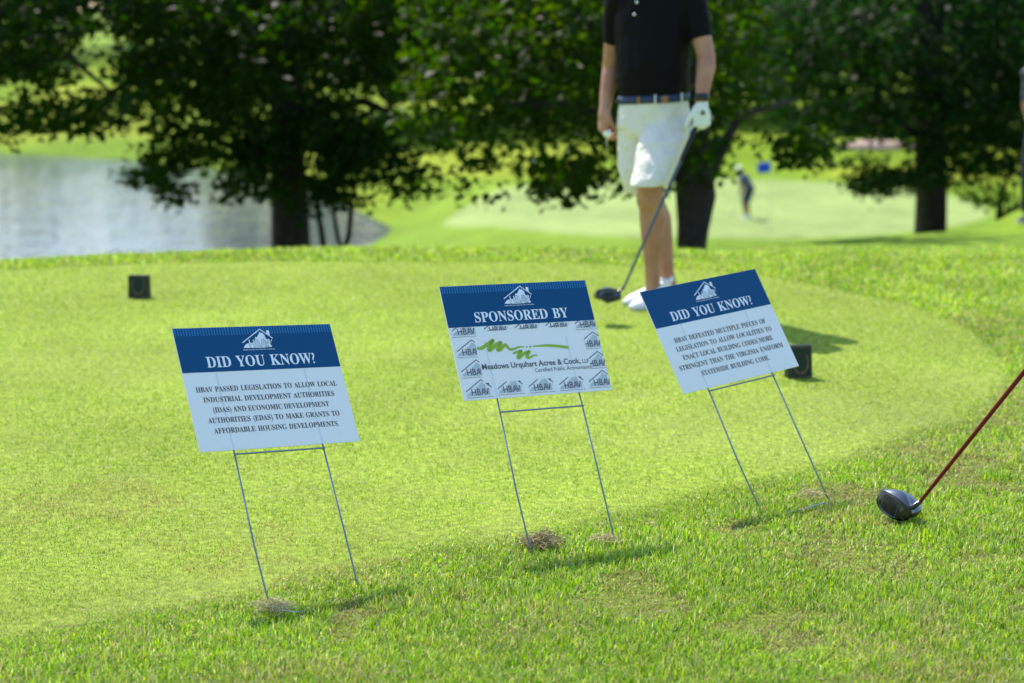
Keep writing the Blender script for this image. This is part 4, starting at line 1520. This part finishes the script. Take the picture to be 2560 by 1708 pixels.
def small_person(label, base, f, lean, cloth_top, cloth_leg, skin, legs_long, cap_m, shoe_mt, kneel=0.0, arms_fwd=.6, h=1.78):
    """a whole figure: skin, top, trousers or shorts, shoes, cap"""
    f = unit([f[0], f[1], 0]); s = np.array([f[1], -f[0], 0.])
    k = h / 1.80
    root = empty('person', base, label, 'person')
    P = lambda a, b_, z: (s * a + f * b_ + np.array([0, 0, z])) * k
    hip = P(0, -.05 * lean * 3, .93)
    sp = unit(np.array([0, 0, 1.]) * math.cos(lean) + f * math.sin(lean))
    ch = hip + sp * .48 * k
    hd_ = ch + (sp * .20 + f * .06 * lean) * k
    fr = unit(np.cross(s, sp)) * -1
    if fr @ f < 0:
        fr = -fr
    g = Geo()
    for q in (-1, 1):
        an = P(q * .14, 0, .08); kn = P(q * .125, .05 + .05 * lean, .49); hp_ = hip + s * q * .09 * k
        g.tube([hp_, kn, an], [.082 * k, .058 * k, .036 * k], 12)
        g.tube([kn, ca(kn, an, .35) - f * .02, an, an - np.array([0, 0, .03])], [.056 * k, .058 * k, .036 * k, .036 * k], 12)
        sh_ = ch + s * q * .19 * k
        hn = hip + f * arms_fwd * .55 * k + s * q * (.03 if arms_fwd > .3 else .24) * k + np.array([0, 0, -.10 if arms_fwd > .3 else -.15]) * k
        el = (sh_ + hn) / 2 + s * q * .06 * k - f * .03
        g.tube([sh_, el, hn], [.052 * k, .042 * k, .028 * k], 10)
        hand_geo(g, hn, unit(hn - el), -s * q, f, (40, 45, 30), k=k)
    g.tube([hip, hip + sp * .25 * k, ch, ch + sp * .06 * k, hd_], [.14 * k, .135 * k, .15 * k, .07 * k, .055 * k], 14)
    p_, M_ = head_geo(g, hd_ + sp * .06 * k, unit(f * math.cos(lean * .9) - np.array([0, 0, 1.]) * math.sin(lean * .9) * .7), k)
    g.fused('body', skin, root, .011, 2)
    g = Geo()
    g.tube([hip - sp * .02, hip + sp * .12 * k, hip + sp * .3 * k, ch, ch + sp * .055 * k], [.165 * k, .158 * k, .165 * k, .18 * k, .085 * k], 16, False)
    for q in (-1, 1):
        sh_ = ch + s * q * .17 * k
        hn = hip + f * arms_fwd * .55 * k + s * q * (.03 if arms_fwd > .3 else .24) * k + np.array([0, 0, -.10 if arms_fwd > .3 else -.15]) * k
        el = (sh_ + hn) / 2 + s * q * .06 * k - f * .03
        g.ell(ch + s * q * .185 * k + np.array([0, 0, .004]), (.078 * k, .078 * k, .072 * k))
        g.tube([sh_, ca(sh_, el, .85)], [.074 * k, .060 * k], 12, False)
    g.fused('shirt', cloth_top, root, .012, 2)
    g = Geo()
    g.tube([hip + sp * .05, hip, hip - np.array([0, 0, .10])], [.163 * k, .172 * k, .15 * k], 16, False)
    for q in (-1, 1):
        an = P(q * .14, 0, .08); kn = P(q * .125, .05 + .05 * lean, .49); hp_ = hip + s * q * .09 * k
        if legs_long:
            g.tube([hp_, ca(hp_, kn, .5), kn, ca(kn, an, .5), ca(kn, an, .96)], [.102 * k, .096 * k, .080 * k, .075 * k, .070 * k], 14, False)
        else:
            g.tube([hp_, ca(hp_, kn, .5), kn + np.array([0, 0, .02])], [.102 * k, .100 * k, .092 * k], 14, False)
    g.fused('trousers' if legs_long else 'shorts', cloth_leg, root, .012, 2)
    for q in (-1, 1):
        an = P(q * .14, 0, .08)
        shoe('shoe', root, an, P(q * .14, -.08, .0), P(q * .15, .20, .0), shoe_mt, sole_m, .052)
    g = Geo()
    g.ell(p_(0, -.010, .05), (.088 * k, .104 * k, .078 * k), M_)
    g.tube([p_(-.05, .07, .055), p_(0, .15, .042), p_(.05, .07, .055)], .010, 8)
    g.fused('cap', cap_m, root, .010, 2)
    return root, hip, f, s, k


ph = 71.5
pb = W(1868, 517, ph); pb = np.array([pb[0], ph, hz(pb[0], ph)])
rt, hip_, f_, s_, k_ = small_person('distant golfer in white cap and dark shorts bent over a putt on the green', pb, (-.9, -.35), .52, mat('blue_grey_top', (.05, .07, .16), .7), navy_m, darkskin_m, False, mat('white_cap', (.78, .78, .76), .6), shoe_m, arms_fwd=.58, h=2.0)
# his putter
g = Geo()
a0_, a1_ = hip_ + f_ * .36 + np.array([0, 0, -.12]), np.array(f_) * .62 + np.array([0, 0, .02])
pt = empty('golf_club', pb + a1_, 'thin putter in the hands of the distant golfer on the green', 'golf club')
g.tube([a0_ + unit(a0_ - a1_) * .15 - a1_, np.zeros(3)], .007, 8); g.obj('shaft', steel_m, pt)
g = Geo(); g.box((0, 0, 0), (.03, .11, .028)); g.obj('head', steel_m, pt, False)

# the flagstick
fb = W(1924, 557, 67.5); fb = np.array([fb[0], 67.5, hz(fb[0], 67.5)])
fl = empty('flagstick', fb, 'flagstick with blue flag standing in the green near the distant golfer', 'flagstick')
g = Geo(); g.tube([(0, 0, -.05), (0, 0, 2.36)], [.011, .008], 10, False); g.obj('pole', mat('pole_paint', (.55, .58, .45), .5), fl)
nu, nv = 15, 9
V = [(-.004 - .44 * u / (nu - 1), .05 * math.sin(u * .55 + v * .2) * u / nu, 2.33 - .36 * v / (nv - 1) - .05 * (u / nu) ** 1.5) for u in range(nu) for v in range(nv)]
Fq = [(u * nv + v, u * nv + v + 1, (u + 1) * nv + v + 1, (u + 1) * nv + v) for u in range(nu - 1) for v in range(nv - 1)]
fo = link('flag', py_mesh('flag', V, Fq), fl, mat('blue_flag', (.005, .08, .62), .7, trans=.35), True)
fo.modifiers.new('cloth', 'SOLIDIFY').thickness = .003
g = Geo(); g.tube([(0, 0, .002), (0, 0, .010)], [.054, .054], 20, False); g.obj('cup', mat('cup', (.02, .02, .02), .8), fl)

# bystander cut off by the right edge
rb = W(2604, 560, 19.0); rb = np.array([rb[0], 19.0, hz(rb[0], 19.0)])
small_person('bystander in navy trousers cut off by the right edge of the frame', rb, (-.55, -.8), .04, mat('slate_shirt', (.05, .07, .11), .7), navy_m, skin_m, True, navy_m, navy_m, arms_fwd=.45)
